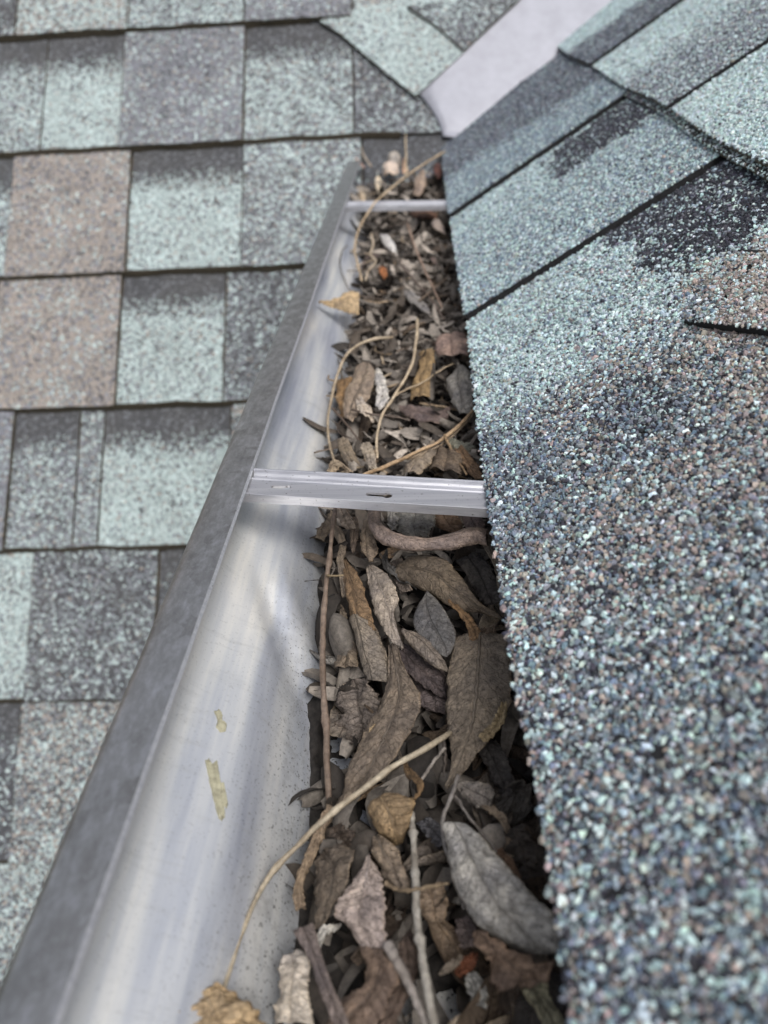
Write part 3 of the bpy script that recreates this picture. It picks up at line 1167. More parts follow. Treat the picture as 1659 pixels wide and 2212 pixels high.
def sealant(pts_px):
    """a thin smear following the wall"""
    pts = [onwall(*q, off=0.0007) for q in pts_px]
    base = [onwall(*q, off=0.0) for q in pts_px]
    if any(q is None for q in pts):
        return
    dp, db = [], []
    for i in range(len(pts)):
        for k in range(5):
            t = k / 5
            j = Vector((0, noise.noise((i + t * 3, 2.2, 5)), noise.noise((i + t * 3, 7.2, 5)))) * 0.0005
            dp.append(pts[i].lerp(pts[(i + 1) % len(pts)], t) + j)
            db.append(base[i].lerp(base[(i + 1) % len(pts)], t) + j)
    pts, base = dp, db
    n = len(pts)
    c = sum(pts, Vector()) / n
    V = [c + (p - c) * 0.86 for p in pts] + base
    F = [tuple(range(n))] + [(i, n + i, n + (i + 1) % n, (i + 1) % n) for i in range(n)]
    mesh_obj('dried_sealant', V, F, M_SEAL, gutter)


sealant([(462, 1536), (474, 1533), (480, 1545), (479, 1556), (490, 1566), (488, 1580), (476, 1582), (466, 1570), (470, 1556)])
sealant([(443, 1642), (452, 1640), (458, 1652), (468, 1640), (471, 1662), (476, 1690), (484, 1690), (493, 1738), (489, 1748), (483, 1740), (486, 1765), (478, 1776), (471, 1765), (462, 1730), (452, 1690)])


# ------------------------------------------------------------------ gutter brackets (aluminium channel with keyhole slots)
def keyhole(bm, z, cx, cy, ln, r1, r2):
    pts = []
    for k in range(9):
        a = R(-140 + 280 * k / 8)
        pts.append((cx + ln / 2 + r2 * math.cos(a), cy + r2 * math.sin(a)))
    for k in range(7):
        a = R(90 + 180 * k / 6)
        pts.append((cx - ln / 2 + r1 * math.cos(a), cy + r1 * math.sin(a)))
    vs = [bm.verts.new((x, y, z)) for x, y in pts]
    return [bm.edges.new((vs[i], vs[(i + 1) % len(vs)])) for i in range(len(vs))]


def make_hanger(loc, rz, label):
    root = empty('gutter_hanger', loc)
    root.parent = gutter
    root.location = Vector(loc) - gutter.location
    L, wd = 0.108, 0.0185
    # floor of the channel with two keyhole slots cut through
    bm = bmesh.new()
    zf = -0.0013
    vs = [bm.verts.new(p) for p in ((0.0, -wd / 2 + .0030, zf), (L, -wd / 2 + .0030, zf), (L, wd / 2 - .0055, zf), (0.0, wd / 2 - .0055, zf))]
    es = [bm.edges.new((vs[i], vs[(i + 1) % 4])) for i in range(4)]
    es += keyhole(bm, zf, 0.0150, -0.0010, 0.0060, 0.0011, 0.0016)
    es += keyhole(bm, zf, 0.0575, -0.0022, 0.0080, 0.0012, 0.0021)
    bmesh.ops.triangle_fill(bm, edges=es, use_beauty=True)
    r_ = bmesh.ops.extrude_face_region(bm, geom=bm.faces[:])
    bmesh.ops.translate(bm, verts=[v for v in r_['geom'] if isinstance(v, bmesh.types.BMVert)], vec=(0, 0, -0.0009))
    bmesh.ops.recalc_face_normals(bm, faces=bm.faces)
    me = bpy.data.meshes.new('channel_floor')
    bm.to_mesh(me)
    bm.free()
    me.materials.append(M_HANG)
    cf = bpy.data.objects.new('channel_floor', me)
    COL.objects.link(cf)
    cf.parent = root

    def rail(name, prof):
        V, F = [], []
        n = len(prof)
        xs = [L * i / 12 for i in range(13)]
        for x in xs:
            jz = 0.00025 * noise.noise((x * 60, len(name), 1))
            for y, z in prof:
                V.append((x, y, z + jz))
        for j in range(len(xs) - 1):
            for k in range(n):
                k2 = (k + 1) % n
                F.append((j * n + k, j * n + k2, (j + 1) * n + k2, (j + 1) * n + k))
        F.append(tuple(range(n)))
        F.append(tuple((len(xs) - 1) * n + k for k in reversed(range(n))))
        me = bpy.data.meshes.new(name)
        me.from_pydata(V, [], F)
        me.materials.append(M_HANG)
        bm_ = bmesh.new()
        bm_.from_mesh(me)
        bmesh.ops.recalc_face_normals(bm_, faces=bm_.faces)
        bm_.to_mesh(me)
        bm_.free()
        o = bpy.data.objects.new(name, me)
        COL.objects.link(o)
        o.parent = root
        bv = o.modifiers.new('edge', 'BEVEL')
        bv.width = 0.0003
        bv.segments = 2
        return o
    f0, b0 = -wd / 2, wd / 2
    rail('front_flange', [(f0, -0.0046), (f0 + .0010, -0.0046), (f0 + .0012, -0.0021), (f0 + .0031, -0.0021), (f0 + .0031, -0.0013), (f0 + .0018, -0.0010), (f0 + .0012, -0.0001), (f0, 0.0)])
    rail('back_flange', [(b0 - .0056, -0.0022), (b0 - .0056, -0.0013), (b0 - .0048, -0.0006), (b0 - .0038, -0.0013), (b0 - .0022, -0.0014), (b0 - .0012, -0.0004), (b0 - .0009, 0.0013), (b0, 0.0014), (b0, -0.0040), (b0 - .0010, -0.0040), (b0 - .0012, -0.0024)])
    root.rotation_euler = (0, 0, rz)
    root['label'] = label
    return root


pL = at(545, 1036, -0.001)
pR = at(1052, 1066, -0.001)
rz = math.atan2(pR.y - pL.y, pR.x - pL.x)
make_hanger(Vector((-0.0780, pL.y - 0.001, -0.0012)), rz, 'pitted metal strap with keyhole slots nearest the camera')
pL = at(757, 441, -0.001)
pR = at(965, 439, -0.001)
rz2 = math.atan2(pR.y - pL.y, pR.x - pL.x)
make_hanger(Vector((-0.0775, pL.y, -0.0012)), rz2, 'plain metal strap near the far end')


# ------------------------------------------------------------------ leaves and twigs
def srgb(r, g, b):
    mean = (r + g + b) / 3
    r, g, b = (mean + (c - mean) * 0.80 for c in (r, g, b))
    f = lambda c: (c / 255 / 12.92) if c / 255 <= 0.04045 else ((c / 255 + 0.055) / 1.055) ** 2.4
    return (f(r), f(g), f(b))


LEAF_LIFT = 1.15    # photo grey to leaf albedo
SHAPES = {
    'lance': lambda u: math.sin(math.pi * min(1, u * 0.97 + 0.02)) ** 0.75 * (1.15 - 0.35 * u),
    'oval': lambda u: math.sin(math.pi * (u * 0.96 + 0.02)) ** 0.55,
    'strip': lambda u: 0.9 + 0.1 * math.sin(u * 9),
    'blunt': lambda u: min(1, 0.75 + 0.5 * u) * (1 if u < 0.85 else math.sqrt(max(0.02, 1 - ((u - 0.85) / 0.15) ** 2))),
    'tear': lambda u: max(0.03, (1 - u) ** 0.8) * (0.35 + 0.65 * min(1, u * 5)),
    'drop': lambda u: max(0.03, u ** 0.8) * (1 if u < 0.85 else math.sqrt(max(0.02, 1 - ((u - 0.85) / 0.15) ** 2))),
    'ragged': lambda u: (math.sin(math.pi * (u * 0.94 + 0.03)) ** 0.4),
}


def loft(Lp, Rp, nu, nv, bulge, seed, crumple, serr):
    """Lp, Rp: matching 3-D edge points"""
    V, U = [], []
    for i in range(nu):
        a, b = Lp[i], Rp[i]
        t = (Lp[min(i + 1, nu - 1)] - Lp[max(i - 1, 0)] + Rp[min(i + 1, nu - 1)] - Rp[max(i - 1, 0)])
        wv = b - a
        wd = wv.length
        nn = wv.cross(t)
        if nn.length < 1e-12:
            nn = Vector((0, 0, 1))
        nn.normalize()
        toc = (CAM - (a + b) / 2)
        if nn.dot(toc) < 0:
            nn = -nn
        j1 = serr * noise.noise((i * 0.9, seed, 1.5)) * 1.4
        j2 = serr * noise.noise((i * 0.9, seed, 8.5)) * 1.4
        for j in range(nv):
            v = j / (nv - 1)
            vv = -j1 + v * (1 + j1 + j2)
            p = a + wv * vv
            arch = bulge(i / (nu - 1), v) if callable(bulge) else bulge * (1 - (2 * v - 1) ** 2)
            q = Vector((i / nu * 6, v * 2.5, seed))
            cr = noise.noise(q) + 0.5 * noise.noise(q * 2.3) + 0.3 * noise.noise(q * 5.1)
            e = abs(2 * v - 1)
            fold = 0.10 * min(1.0, e * 2.2) * (0 if callable(bulge) else 1)
            rip = 0.016 * math.sin(i / nu * 46 - e * 5) * e * (1 - e) * 2
            p = p + nn * (wd * (arch + fold + rip) + crumple * (1.9 * cr * (0.3 + e * 1.1)))
            V.append(p)
            U.append((i / (nu - 1), v))
    F = [(i * nv + j, i * nv + j + 1, (i + 1) * nv + j + 1, (i + 1) * nv + j) for i in range(nu - 1) for j in range(nv - 1)]
    return V, F, U


def leaf(label, col, m=None, w=None, shape='lance', L=None, Rr=None, z=None, bulge=0.18, tilt=0.0, crumple=0.0009, serr=0.03,
         midrib=False, nu=38, nv=17, group=None, stem=None):
    """m = midline [(px, py, z)...] with half width w (px) and a shape, or L / Rr = edges [(px, py, z)...]; tilt lifts one side (m)"""
    if m is not None:
        ml = spline(m, nu)
        Lp, Rp = [], []
        for i in range(nu):
            a, b = ml[max(0, i - 1)], ml[min(nu - 1, i + 1)]
            t = b - a
            nrm = np.array([-t[1], t[0]]) / max(1e-6, math.hypot(t[0], t[1]))
            ww = w * SHAPES[shape](i / (nu - 1))
            x, y, zz = ml[i]
            Lp.append(at(x + nrm[0] * ww, y + nrm[1] * ww, zz + tilt))
            Rp.append(at(x - nrm[0] * ww, y - nrm[1] * ww, zz - tilt))
    else:
        Lp = [at(*q) for q in spline(L, nu)]
        Rp = [at(*q) for q in spline(Rr, nu)]
    seed = rng.random() * 90
    V, F, U = loft(Lp, Rp, nu, nv, bulge, seed, crumple, serr)
    o = mesh_obj('leaf', V, F, M_LEAF, None, smooth=True, uvs=U)
    c = srgb(*col)
    o.color = (c[0] * LEAF_LIFT, c[1] * LEAF_LIFT, c[2] * LEAF_LIFT, 1)
    sm = o.modifiers.new('thickness', 'SOLIDIFY')
    sm.thickness = 0.0002
    sm.offset = 0
    tag(o, label, 'leaf', group)
    HEROES.append((o.location.copy(), short(label)))
    if midrib:
        pts = [V[i * nv + nv // 2] for i in range(nu)]
        nrm = [((CAM - p).normalized()) for p in pts]
        ps = [p + n_ * 0.00012 for p, n_ in zip(pts, nrm)]
        tube_mesh('midrib', ps, [0.00055 * (1 - 0.7 * i / nu) for i in range(nu)], M_TWIG, o, tuple(x * 0.75 for x in o.color[:3]), seg=5)
    if stem:
        ps = [at(*q) for q in spline(stem, 10)]
        tube_mesh('stem', ps, [0.0006] * 10, M_TWIG, o, tuple(x * 1.1 for x in o.color[:3]), seg=5)
    return o


def tube_mesh(name, pts, rads, mat, parent, col, seg=7):
    V, F = [], []
    n = len(pts)
    ref = Vector((0.3, 0.2, 1)).normalized()
    for i, p in enumerate(pts):
        t = (pts[min(i + 1, n - 1)] - pts[max(0, i - 1)])
        if t.length < 1e-9:
            t = Vector((0, 1, 0))
        t.normalize()
        a = t.cross(ref)
        if a.length < 1e-4:
            a = t.cross(Vector((1, 0, 0)))
        a.normalize()
        b = t.cross(a)
        for k in range(seg):
            an = 2 * math.pi * k / seg
            V.append(p + (a * math.cos(an) + b * math.sin(an)) * rads[i])
    for i in range(n - 1):
        for k in range(seg):
            k2 = (k + 1) % seg
            F.append((i * seg + k, i * seg + k2, (i + 1) * seg + k2, (i + 1) * seg + k))
    F.append(tuple(reversed(range(seg))))
    F.append(tuple((n - 1) * seg + k for k in range(seg)))
    o = mesh_obj(name, V, F, mat, parent, smooth=True)
    o.color = (*col, 1)
    return o


def twig(label, col, pts, wpx, wpx2=None, nodes=(), group=None, knots=0.2, n=46):
    """pts [(px, py, z)...]; wpx = width in photo px at the first point, wpx2 at the last"""
    sp = spline(pts, n)
    P = [at(*q) for q in sp]
    seed = rng.random() * 60
    rad = []
    for i, p in enumerate(P):
        t = i / (n - 1)
        ww = wpx + ((wpx2 if wpx2 is not None else wpx) - wpx) * t
        r0 = ww * depth(p) / FPX / 2
        r0 *= 1 + knots * 1.6 * noise.noise((i * 0.5, seed, 0))
        for nd in nodes:
            r0 *= 1 + 0.5 * math.exp(-((t - nd) / 0.015) ** 2)
        rad.append(r0)
    P = [p + Vector((noise.noise((i * .25, seed, 3)), noise.noise((i * .25, seed, 6)), noise.noise((i * .25, seed, 9)))) * 0.0004 for i, p in enumerate(P)]
    c = srgb(*col)
    o = tube_mesh('twig', P, rad, M_TWIG, None, tuple(x * LEAF_LIFT for x in c))
    tag(o, label, 'twig', group)
    return o


HEROES = []


def short(label):
    t = label.split()
    for i, w_ in enumerate(t):
        if i >= 2 and w_ in ('leaf', 'scrap', 'strip', 'ribbon', 'sliver', 'twig', 'stem', 'flap', 'point', 'curl'):
            return ' '.join(t[max(0, i - 4):i + 1])
    return ' '.join(t[:5])


# --- leaves in front of the bracket
def roll(amount):
    return lambda u, v: amount * math.sqrt(max(0, 1 - (2 * v - 1) ** 2))


leaf('long leaf rolled into a pinkish brown tube just in front of the slotted bracket', (128, 112, 104),
     m=[(808, 1100, -.020), (812, 1140, -.0205), (838, 1164, -.021), (877, 1176, -.0215), (925, 1180, -.0215), (975, 1174, -.021), (1020, 1162, -.020), (1056, 1168, -.018)], w=14, shape='strip', bulge=roll(0.5), crumple=.0004, serr=.05, nv=15)
leaf('brown leaf flap hanging from the rolled tube against the shingle edge', (92, 84, 74),
     L=[(1018, 1150, -.0195), (1045, 1183, -.021), (1068, 1225, -.023), (1082, 1270, -.026), (1088, 1310, -.03)],
     Rr=[(1050, 1146, -.0195), (1066, 1172, -.02), (1082, 1220, -.02), (1094, 1270, -.022), (1098, 1312, -.027)], bulge=.2, crumple=.0006)
leaf('broad tan brown leaf arching down to a point below the rolled tube', (104, 91, 76),
     L=[(850, 1250, -.040), (895, 1268, -.037), (940, 1292, -.036), (985, 1318, -.035), (1040, 1325, -.034), (1084, 1340, -.034)],
     Rr=[(872, 1212, -.036), (915, 1204, -.031), (968, 1216, -.029), (1003, 1256, -.029), (1038, 1300, -.030), (1086, 1332, -.033)], bulge=.22, crumple=.0006, midrib=True)
leaf('dull grey brown leaf standing behind the broad arching leaf by the shingles', (72, 68, 66),
     L=[(985, 1212, -.038), (1012, 1250, -.037), (1035, 1290, -.037), (1052, 1312, -.038)], Rr=[(1040, 1200, -.034), (1062, 1230, -.032), (1078, 1270, -.031), (1086, 1300, -.032)], bulge=.1)
leaf('smooth slate grey oval leaf in the middle of the pile', (97, 95, 94),
     L=[(920, 1280, -.034), (900, 1320, -.035), (896, 1355, -.036), (915, 1390, -.036), (945, 1412, -.036), (962, 1420, -.036)],
     Rr=[(922, 1277, -.034), (944, 1298, -.033), (968, 1335, -.033), (984, 1368, -.034), (982, 1395, -.035), (966, 1419, -.036)], bulge=.10, crumple=.0003, serr=.015)
leaf('small ochre leaf with rounded tail beside the slate grey oval leaf', (128, 98, 66),
     m=[(968, 1298, -.030), (1000, 1328, -.031), (1022, 1360, -.032), (1030, 1385, -.033)], w=16, shape='drop', bulge=.2)
leaf('tiny round brown leaf tucked under the shingle edge', (98, 82, 68), m=[(1038, 1362, -.034), (1058, 1372, -.034), (1074, 1374, -.034)], w=13, shape='oval', bulge=.15)
leaf('upright orange brown leaf folded lengthwise beside the gutter wall', (122, 97, 70),
     L=[(738, 1212, -.040), (742, 1240, -.041), (752, 1285, -.042), (765, 1330, -.044), (782, 1360, -.045)],
     Rr=[(748, 1214, -.040), (775, 1240, -.037), (792, 1275, -.036), (805, 1325, -.037), (818, 1362, -.038)], bulge=.25, crumple=.0007, midrib=True)
leaf('grey brown leaf rolled into a wide cone with a dark open mouth', (128, 117, 104),
     L=[(757, 1340, -.044), (770, 1372, -.045), (782, 1415, -.047), (795, 1452, -.049), (803, 1474, -.050)],
     Rr=[(800, 1336, -.040), (818, 1365, -.039), (832, 1405, -.040), (842, 1440, -.042), (846, 1476, -.044)], bulge=roll(.42), crumple=.0004)
leaf('pale beige leaf with dark net veins beside the orange brown leaf', (148, 136, 124),
     L=[(792, 1226, -.038), (796, 1262, -.037), (806, 1310, -.037), (824, 1350, -.038), (848, 1388, -.040), (868, 1404, -.041)],
     Rr=[(803, 1220, -.038), (836, 1242, -.034), (858, 1275, -.033), (862, 1300, -.034), (853, 1335, -.036), (872, 1400, -.040)], bulge=.1, crumple=.0007, serr=.05, midrib=True)
leaf('narrow rolled beige leaf pointing at the slate grey oval leaf', (124, 112, 100),
     m=[(868, 1362, -.035), (905, 1392, -.035), (942, 1428, -.037), (968, 1452, -.038)], w=16, shape='lance', bulge=roll(.42), crumple=.0004)
leaf('dark purple brown sliver of leaf under the narrow rolled beige leaf', (76, 66, 66), m=[(850, 1392, -.043), (900, 1440, -.043), (938, 1478, -.044), (962, 1505, -.045)], w=26, shape='lance', bulge=.1)
leaf('dusky mauve leaf with torn end between the two large brown leaves', (100, 88, 86),
     L=[(880, 1440, -.048), (890, 1480, -.049), (905, 1520, -.050), (925, 1535, -.051)], Rr=[(960, 1450, -.046), (972, 1480, -.047), (975, 1520, -.048), (965, 1545, -.049)], bulge=.06, serr=.08)
leaf('largest brown leaf lying flat against the shingle edge with a clear midrib', (116, 104, 90),
     L=[(984, 1376, -.036), (972, 1430, -.037), (966, 1490, -.038), (964, 1550, -.040), (972, 1600, -.042), (974, 1650, -.043), (960, 1700, -.045)],
     Rr=[(1096, 1374, -.032), (1104, 1430, -.031), (1106, 1485, -.032), (1092, 1545, -.034), (1056, 1598, -.037), (1012, 1650, -.041), (966, 1704, -.045)], bulge=lambda u, v: .10 * (1 - (2 * v - 1) ** 2) + .02 * math.sin(u * 8), crumple=.0008, midrib=True, nu=48)
leaf('torn pale yellow scrap along the lower rim of the largest brown leaf', (160, 140, 104),
     m=[(1090, 1520, -.0305), (1082, 1550, -.031), (1062, 1580, -.033), (1040, 1598, -.035)], w=11, shape='ragged', bulge=.1, serr=.12)
leaf('long brown leaf with a notched curled rim lying beneath the pale twig', (110, 97, 84),
     L=[(838, 1392, -.040), (840, 1450, -.041), (826, 1520, -.044), (795, 1585, -.048), (768, 1640, -.052), (745, 1705, -.057), (722, 1752, -.061)],
     Rr=[(858, 1394, -.039), (878, 1450, -.038), (908, 1500, -.038), (908, 1552, -.040), (880, 1602, -.044), (842, 1662, -.049), (792, 1712, -.055)], bulge=.10, crumple=.0009, serr=.04, midrib=True, nu=48)
leaf('pale ochre strip curling over the rim of the long brown leaf', (172, 148, 112),
     m=[(848, 1518, -.0415), (832, 1546, -.043), (815, 1572, -.045), (790, 1600, -.048)], w=8, shape='lance', bulge=.25, serr=.15)
leaf('crumpled grey leaf wedged against the trough wall beside the wide cone', (108, 98, 90),
     L=[(748, 1480, -.056), (738, 1515, -.058), (742, 1550, -.060), (752, 1590, -.062), (772, 1610, -.062)], Rr=[(795, 1468, -.051), (818, 1500, -.050), (832, 1535, -.051), (828, 1570, -.054), (812, 1590, -.057)], bulge=.12, crumple=.0022, serr=.08)
leaf('short brown leaf twisted against the wall above the crumpled grey leaf', (118, 104, 88),
     L=[(735, 1310, -.050), (740, 1350, -.051), (742, 1395, -.053), (728, 1452, -.055)], Rr=[(742, 1308, -.048), (760, 1350, -.047), (770, 1395, -.048), (778, 1445, -.050)], bulge=.18)
leaf('golden ochre leaf curled like a cupped hand under the pale twig', (140, 116, 84),
     L=[(808, 1742, -.046), (800, 1752, -.047), (815, 1785, -.049), (838, 1808, -.052), (862, 1824, -.055)],
     Rr=[(842, 1722, -.044), (880, 1722, -.041), (900, 1732, -.040), (890, 1765, -.043), (868, 1822, -.053)], bulge=.30, crumple=.0007, midrib=True)
leaf('curled orange brown tail rising from the golden ochre leaf', (118, 92, 62),
     m=[(874, 1642, -.042), (882, 1668, -.041), (902, 1688, -.039), (908, 1702, -.039), (896, 1728, -.040)], w=9, shape='lance', bulge=.25)
leaf('mottled grey leaf with one dark pinhole', (140, 132, 124),
     L=[(985, 1695, -.046), (1000, 1722, -.046), (1030, 1744, -.046), (1060, 1750, -.045)], Rr=[(1000, 1688, -.044), (1032, 1690, -.042), (1060, 1696, -.041), (1070, 1715, -.042)], bulge=.18)
leaf('curved beige leaf tail hooking down from the pinholed grey leaf', (134, 118, 100),
     m=[(1040, 1740, -.042), (1070, 1756, -.040), (1092, 1782, -.040), (1099, 1812, -.042), (1090, 1840, -.045)], w=9, shape='lance', bulge=.3)
leaf('dark grey leaf curled into an open hollow against the shingle edge', (86, 82, 78),
     L=[(1068, 1730, -.048), (1072, 1755, -.050), (1095, 1772, -.052), (1128, 1775, -.052)], Rr=[(1105, 1695, -.038), (1130, 1680, -.034), (1150, 1690, -.034), (1150, 1740, -.040)], bulge=-.25, crumple=.0012)
leaf('charcoal leaf drooping under the largest brown leaf near the shingles', (70, 66, 64),
     L=[(1035, 1612, -.046), (1050, 1650, -.047), (1070, 1690, -.049), (1085, 1725, -.051)], Rr=[(1072, 1598, -.042), (1095, 1635, -.041), (1115, 1680, -.042), (1120, 1715, -.045)], bulge=.15)
leaf('smooth light grey leaf shaped like a canoe leaning on the shingle edge', (158, 155, 149),
     L=[(955, 1778, -.036), (968, 1808, -.038), (978, 1850, -.040), (990, 1905, -.041), (1012, 1955, -.042), (1050, 2000, -.042), (1110, 2038, -.041), (1180, 2052, -.039)],
     Rr=[(1010, 1782, -.034), (1040, 1805, -.032), (1075, 1842, -.030), (1120, 1890, -.029), (1165, 1935, -.028), (1200, 1965, -.028), (1210, 2010, -.030), (1208, 2050, -.034)], bulge=.14, crumple=.0004, serr=.02, nu=46)
leaf('reddish brown leaf with ragged rim sticking out under the light grey canoe leaf', (124, 101, 84),
     L=[(1025, 2010, -.042), (1045, 2050, -.043), (1070, 2095, -.044), (1095, 2118, -.045), (1150, 2124, -.044)], Rr=[(1060, 2006, -.036), (1110, 2045, -.034), (1160, 2058, -.032), (1205, 2052, -.031), (1192, 2112, -.036)], bulge=.10, crumple=.0012, serr=.08, midrib=True)
leaf('olive grey strip of leaf running out under the reddish brown leaf', (132, 128, 104),
     m=[(1140, 2108, -.046), (1160, 2150, -.047), (1190, 2200, -.048), (1215, 2250, -.049)], w=26, shape='strip', bulge=.1)
leaf('pinkish beige leaf with saw toothed rim in the nearest part of the trough', (160, 145, 138),
     L=[(796, 1852, -.050), (772, 1895, -.050), (748, 1940, -.051), (730, 1975, -.051), (752, 2000, -.051), (790, 2050, -.050)],
     Rr=[(800, 1852, -.050), (822, 1890, -.047), (832, 1930, -.046), (836, 1985, -.045), (846, 2030, -.045), (852, 2085, -.046)], bulge=.12, crumple=.0009, serr=.08, midrib=True)
leaf('big brown leaf with a reddish blush curving below the pinkish beige leaf', (116, 96, 82),
     L=[(782, 2052, -.050), (795, 2090, -.049), (785, 2130, -.049), (750, 2165, -.049), (715, 2200, -.050), (690, 2250, -.050)],
     Rr=[(850, 2060, -.045), (868, 2110, -.043), (850, 2160, -.042), (830, 2200, -.042), (800, 2240, -.043), (760, 2290, -.044)], bulge=.16, crumple=.0009, midrib=True)
leaf('dark brown ribbed leaf lying along the big blushed leaf', (90, 74, 64),
     L=[(862, 2040, -.047), (858, 2090, -.046), (840, 2150, -.045), (815, 2210, -.045), (790, 2250, -.045)], Rr=[(885, 2010, -.048), (905, 2070, -.047), (892, 2130, -.046), (868, 2180, -.046), (840, 2240, -.046)], bulge=.14)
leaf('beige brown leaf folded beside the bare patch of gutter floor', (128, 113, 97),
     L=[(812, 1808, -.054), (808, 1838, -.054), (826, 1880, -.053), (848, 1912, -.052), (868, 1922, -.051)], Rr=[(822, 1806, -.052), (848, 1822, -.049), (868, 1850, -.047), (880, 1885, -.047), (884, 1924, -.048)], bulge=.16, midrib=True)
leaf('dark leaf folded in half against the nearest trough wall', (97, 86, 75),
     L=[(694, 1850, -.060), (690, 1900, -.060), (690, 1950, -.060), (688, 2010, -.060)], Rr=[(705, 1838, -.058), (740, 1828, -.052), (772, 1846, -.049), (762, 1895, -.050), (702, 2000, -.057)], bulge=.12, crumple=.0008, midrib=True)
leaf('dark torn leaf lying behind the folded leaf at the bare patch', (80, 68, 58),
     L=[(700, 1795, -.064), (720, 1832, -.064), (760, 1850, -.063)], Rr=[(745, 1780, -.060), (775, 1805, -.058), (808, 1838, -.058)], bulge=.1, serr=.12)
leaf('flat grey purple strip of leaf slanting across the nearest end', (112, 100, 96),
     L=[(634, 2012, -.046), (662, 2060, -.045), (690, 2130, -.044), (712, 2190, -.043), (730, 2240, -.043)], Rr=[(678, 1996, -.044), (690, 2040, -.043), (712, 2110, -.042), (740, 2170, -.041), (768, 2240, -.041)], bulge=.06, crumple=.0003)
leaf('pale whitish leaf standing behind the flat purple strip', (182, 172, 160),
     L=[(612, 2074, -.056), (612, 2110, -.056), (602, 2160, -.055), (594, 2220, -.055)], Rr=[(652, 2052, -.053), (672, 2080, -.052), (668, 2140, -.051), (684, 2220, -.050)], bulge=.2, crumple=.0009)
leaf('crumpled golden tan leaf on the trough wall at the foot of the long pale twig', (170, 146, 112),
     L=[(408, 2162, -.046), (398, 2200, -.046), (392, 2250, -.046), (390, 2290, -.046)], Rr=[(470, 2130, -.045), (520, 2155, -.046), (560, 2200, -.048), (590, 2270, -.050)], bulge=.22, crumple=.0028, serr=.06, midrib=True)
leaf('thin brown leaf twisted into a string against the nearest trough wall', (140, 120, 98),
     m=[(715, 1745, -.058), (690, 1800, -.058), (668, 1850, -.057), (650, 1895, -.056), (644, 1930, -.055), (650, 1966, -.055)], w=11, shape='strip', bulge=roll(.45), crumple=.0008, serr=.15)
leaf('white grey curl of leaf in the dark hollow at the nearest end', (176, 174, 170),
     m=[(735, 2000, -.060), (708, 2008, -.058), (694, 2024, -.058), (690, 2050, -.060)], w=9, shape='lance', bulge=.3)
leaf('rust red scrap of leaf low in the pile near the light grey canoe leaf', (120, 68, 44), m=[(985, 2105, -.055), (1010, 2085, -.054), (1032, 2058, -.053)], w=15, shape='lance', bulge=.15)
leaf('beige bent leaf beside the rust red scrap', (130, 118, 104), m=[(950, 2105, -.053), (975, 2085, -.051), (1000, 2068, -.051)], w=10, shape='lance', bulge=.3)
leaf('grey white scrap of leaf at the bottom of the nearest pile', (150, 150, 146), L=[(1005, 2105, -.056), (1010, 2135, -.056), (1022, 2165, -.057)], Rr=[(1030, 2100, -.054), (1050, 2130, -.054), (1055, 2180, -.055)], bulge=.15)
leaf('brown spotted leaf under the knotted twig', (122, 104, 86), L=[(905, 1932, -.054), (908, 1965, -.054), (925, 1995, -.054)], Rr=[(958, 1910, -.051), (970, 1955, -.051), (958, 1992, -.052)], bulge=.1)
leaf('dim mauve leaf sunk beside the light grey canoe leaf', (98, 86, 84), L=[(985, 1990, -.054), (990, 2020, -.054), (1000, 2050, -.054)], Rr=[(1015, 1980, -.052), (1030, 2010, -.051), (1030, 2045, -.052)], bulge=.1)
leaf('dark blue grey leaf sunk behind the light grey canoe leaf', (84, 84, 90), L=[(900, 1780, -.056), (925, 1810, -.056), (950, 1835, -.056)], Rr=[(930, 1765, -.054), (955, 1785, -.053), (975, 1815, -.053)], bulge=.1)
leaf('dark crackled leaf beside the shingle edge above the light grey canoe leaf', (66, 60, 56), L=[(1095, 1800, -.044), (1110, 1850, -.045), (1140, 1900, -.046)], Rr=[(1140, 1780, -.036), (1165, 1830, -.036), (1172, 1890, -.038)], bulge=.12, crumple=.0015)
leaf('rust edged brown leaf hanging behind the light grey canoe leaf', (118, 92, 72), m=[(1055, 1830, -.040), (1090, 1862, -.038), (1125, 1900, -.036)], w=14, shape='lance', bulge=.2)
# beside the bracket, left heap
leaf('small brown leaf curled into a loop where the bracket meets the leaves', (122, 108, 92),
     L=[(684, 1165, -.040), (690, 1142, -.038), (706, 1126, -.036), (718, 1108, -.034)], Rr=[(702, 1172, -.040), (718, 1150, -.037), (726, 1132, -.035), (732, 1112, -.033)], bulge=.3)
leaf('pale brown leaf bent sharply under the bracket', (146, 132, 120), L=[(722, 1098, -.030), (732, 1120, -.031), (750, 1145, -.033)], Rr=[(752, 1100, -.028), (760, 1118, -.028), (772, 1142, -.030)], bulge=.12)
leaf('curled brown ribbon of leaf standing along the trough wall', (128, 114, 98),
     m=[(708, 1130, -.036), (730, 1150, -.034), (740, 1180, -.035), (735, 1215, -.037), (742, 1250, -.040), (748, 1292, -.044)], w=9, shape='strip', bulge=roll(.4))
leaf('tan folded leaf with a pointed tip beside the rolled tube', (140, 122, 102),
     L=[(790, 1130, -.032), (782, 1162, -.033), (784, 1190, -.034), (800, 1212, -.036)], Rr=[(808, 1125, -.029), (815, 1160, -.029), (814, 1192, -.031), (804, 1214, -.035)], bulge=.25)
leaf('short brown leaf with a split end under the bracket', (120, 104, 90), m=[(770, 1120, -.034), (765, 1155, -.035), (762, 1195, -.038)], w=10, shape='lance', bulge=.25)
leaf('faded grey leaf pressed under the bracket behind the rolled tube', (126, 124, 118), L=[(858, 1112, -.034), (850, 1140, -.035), (880, 1162, -.036)], Rr=[(940, 1110, -.030), (942, 1140, -.031), (920, 1160, -.033)], bulge=.08, crumple=.0012)
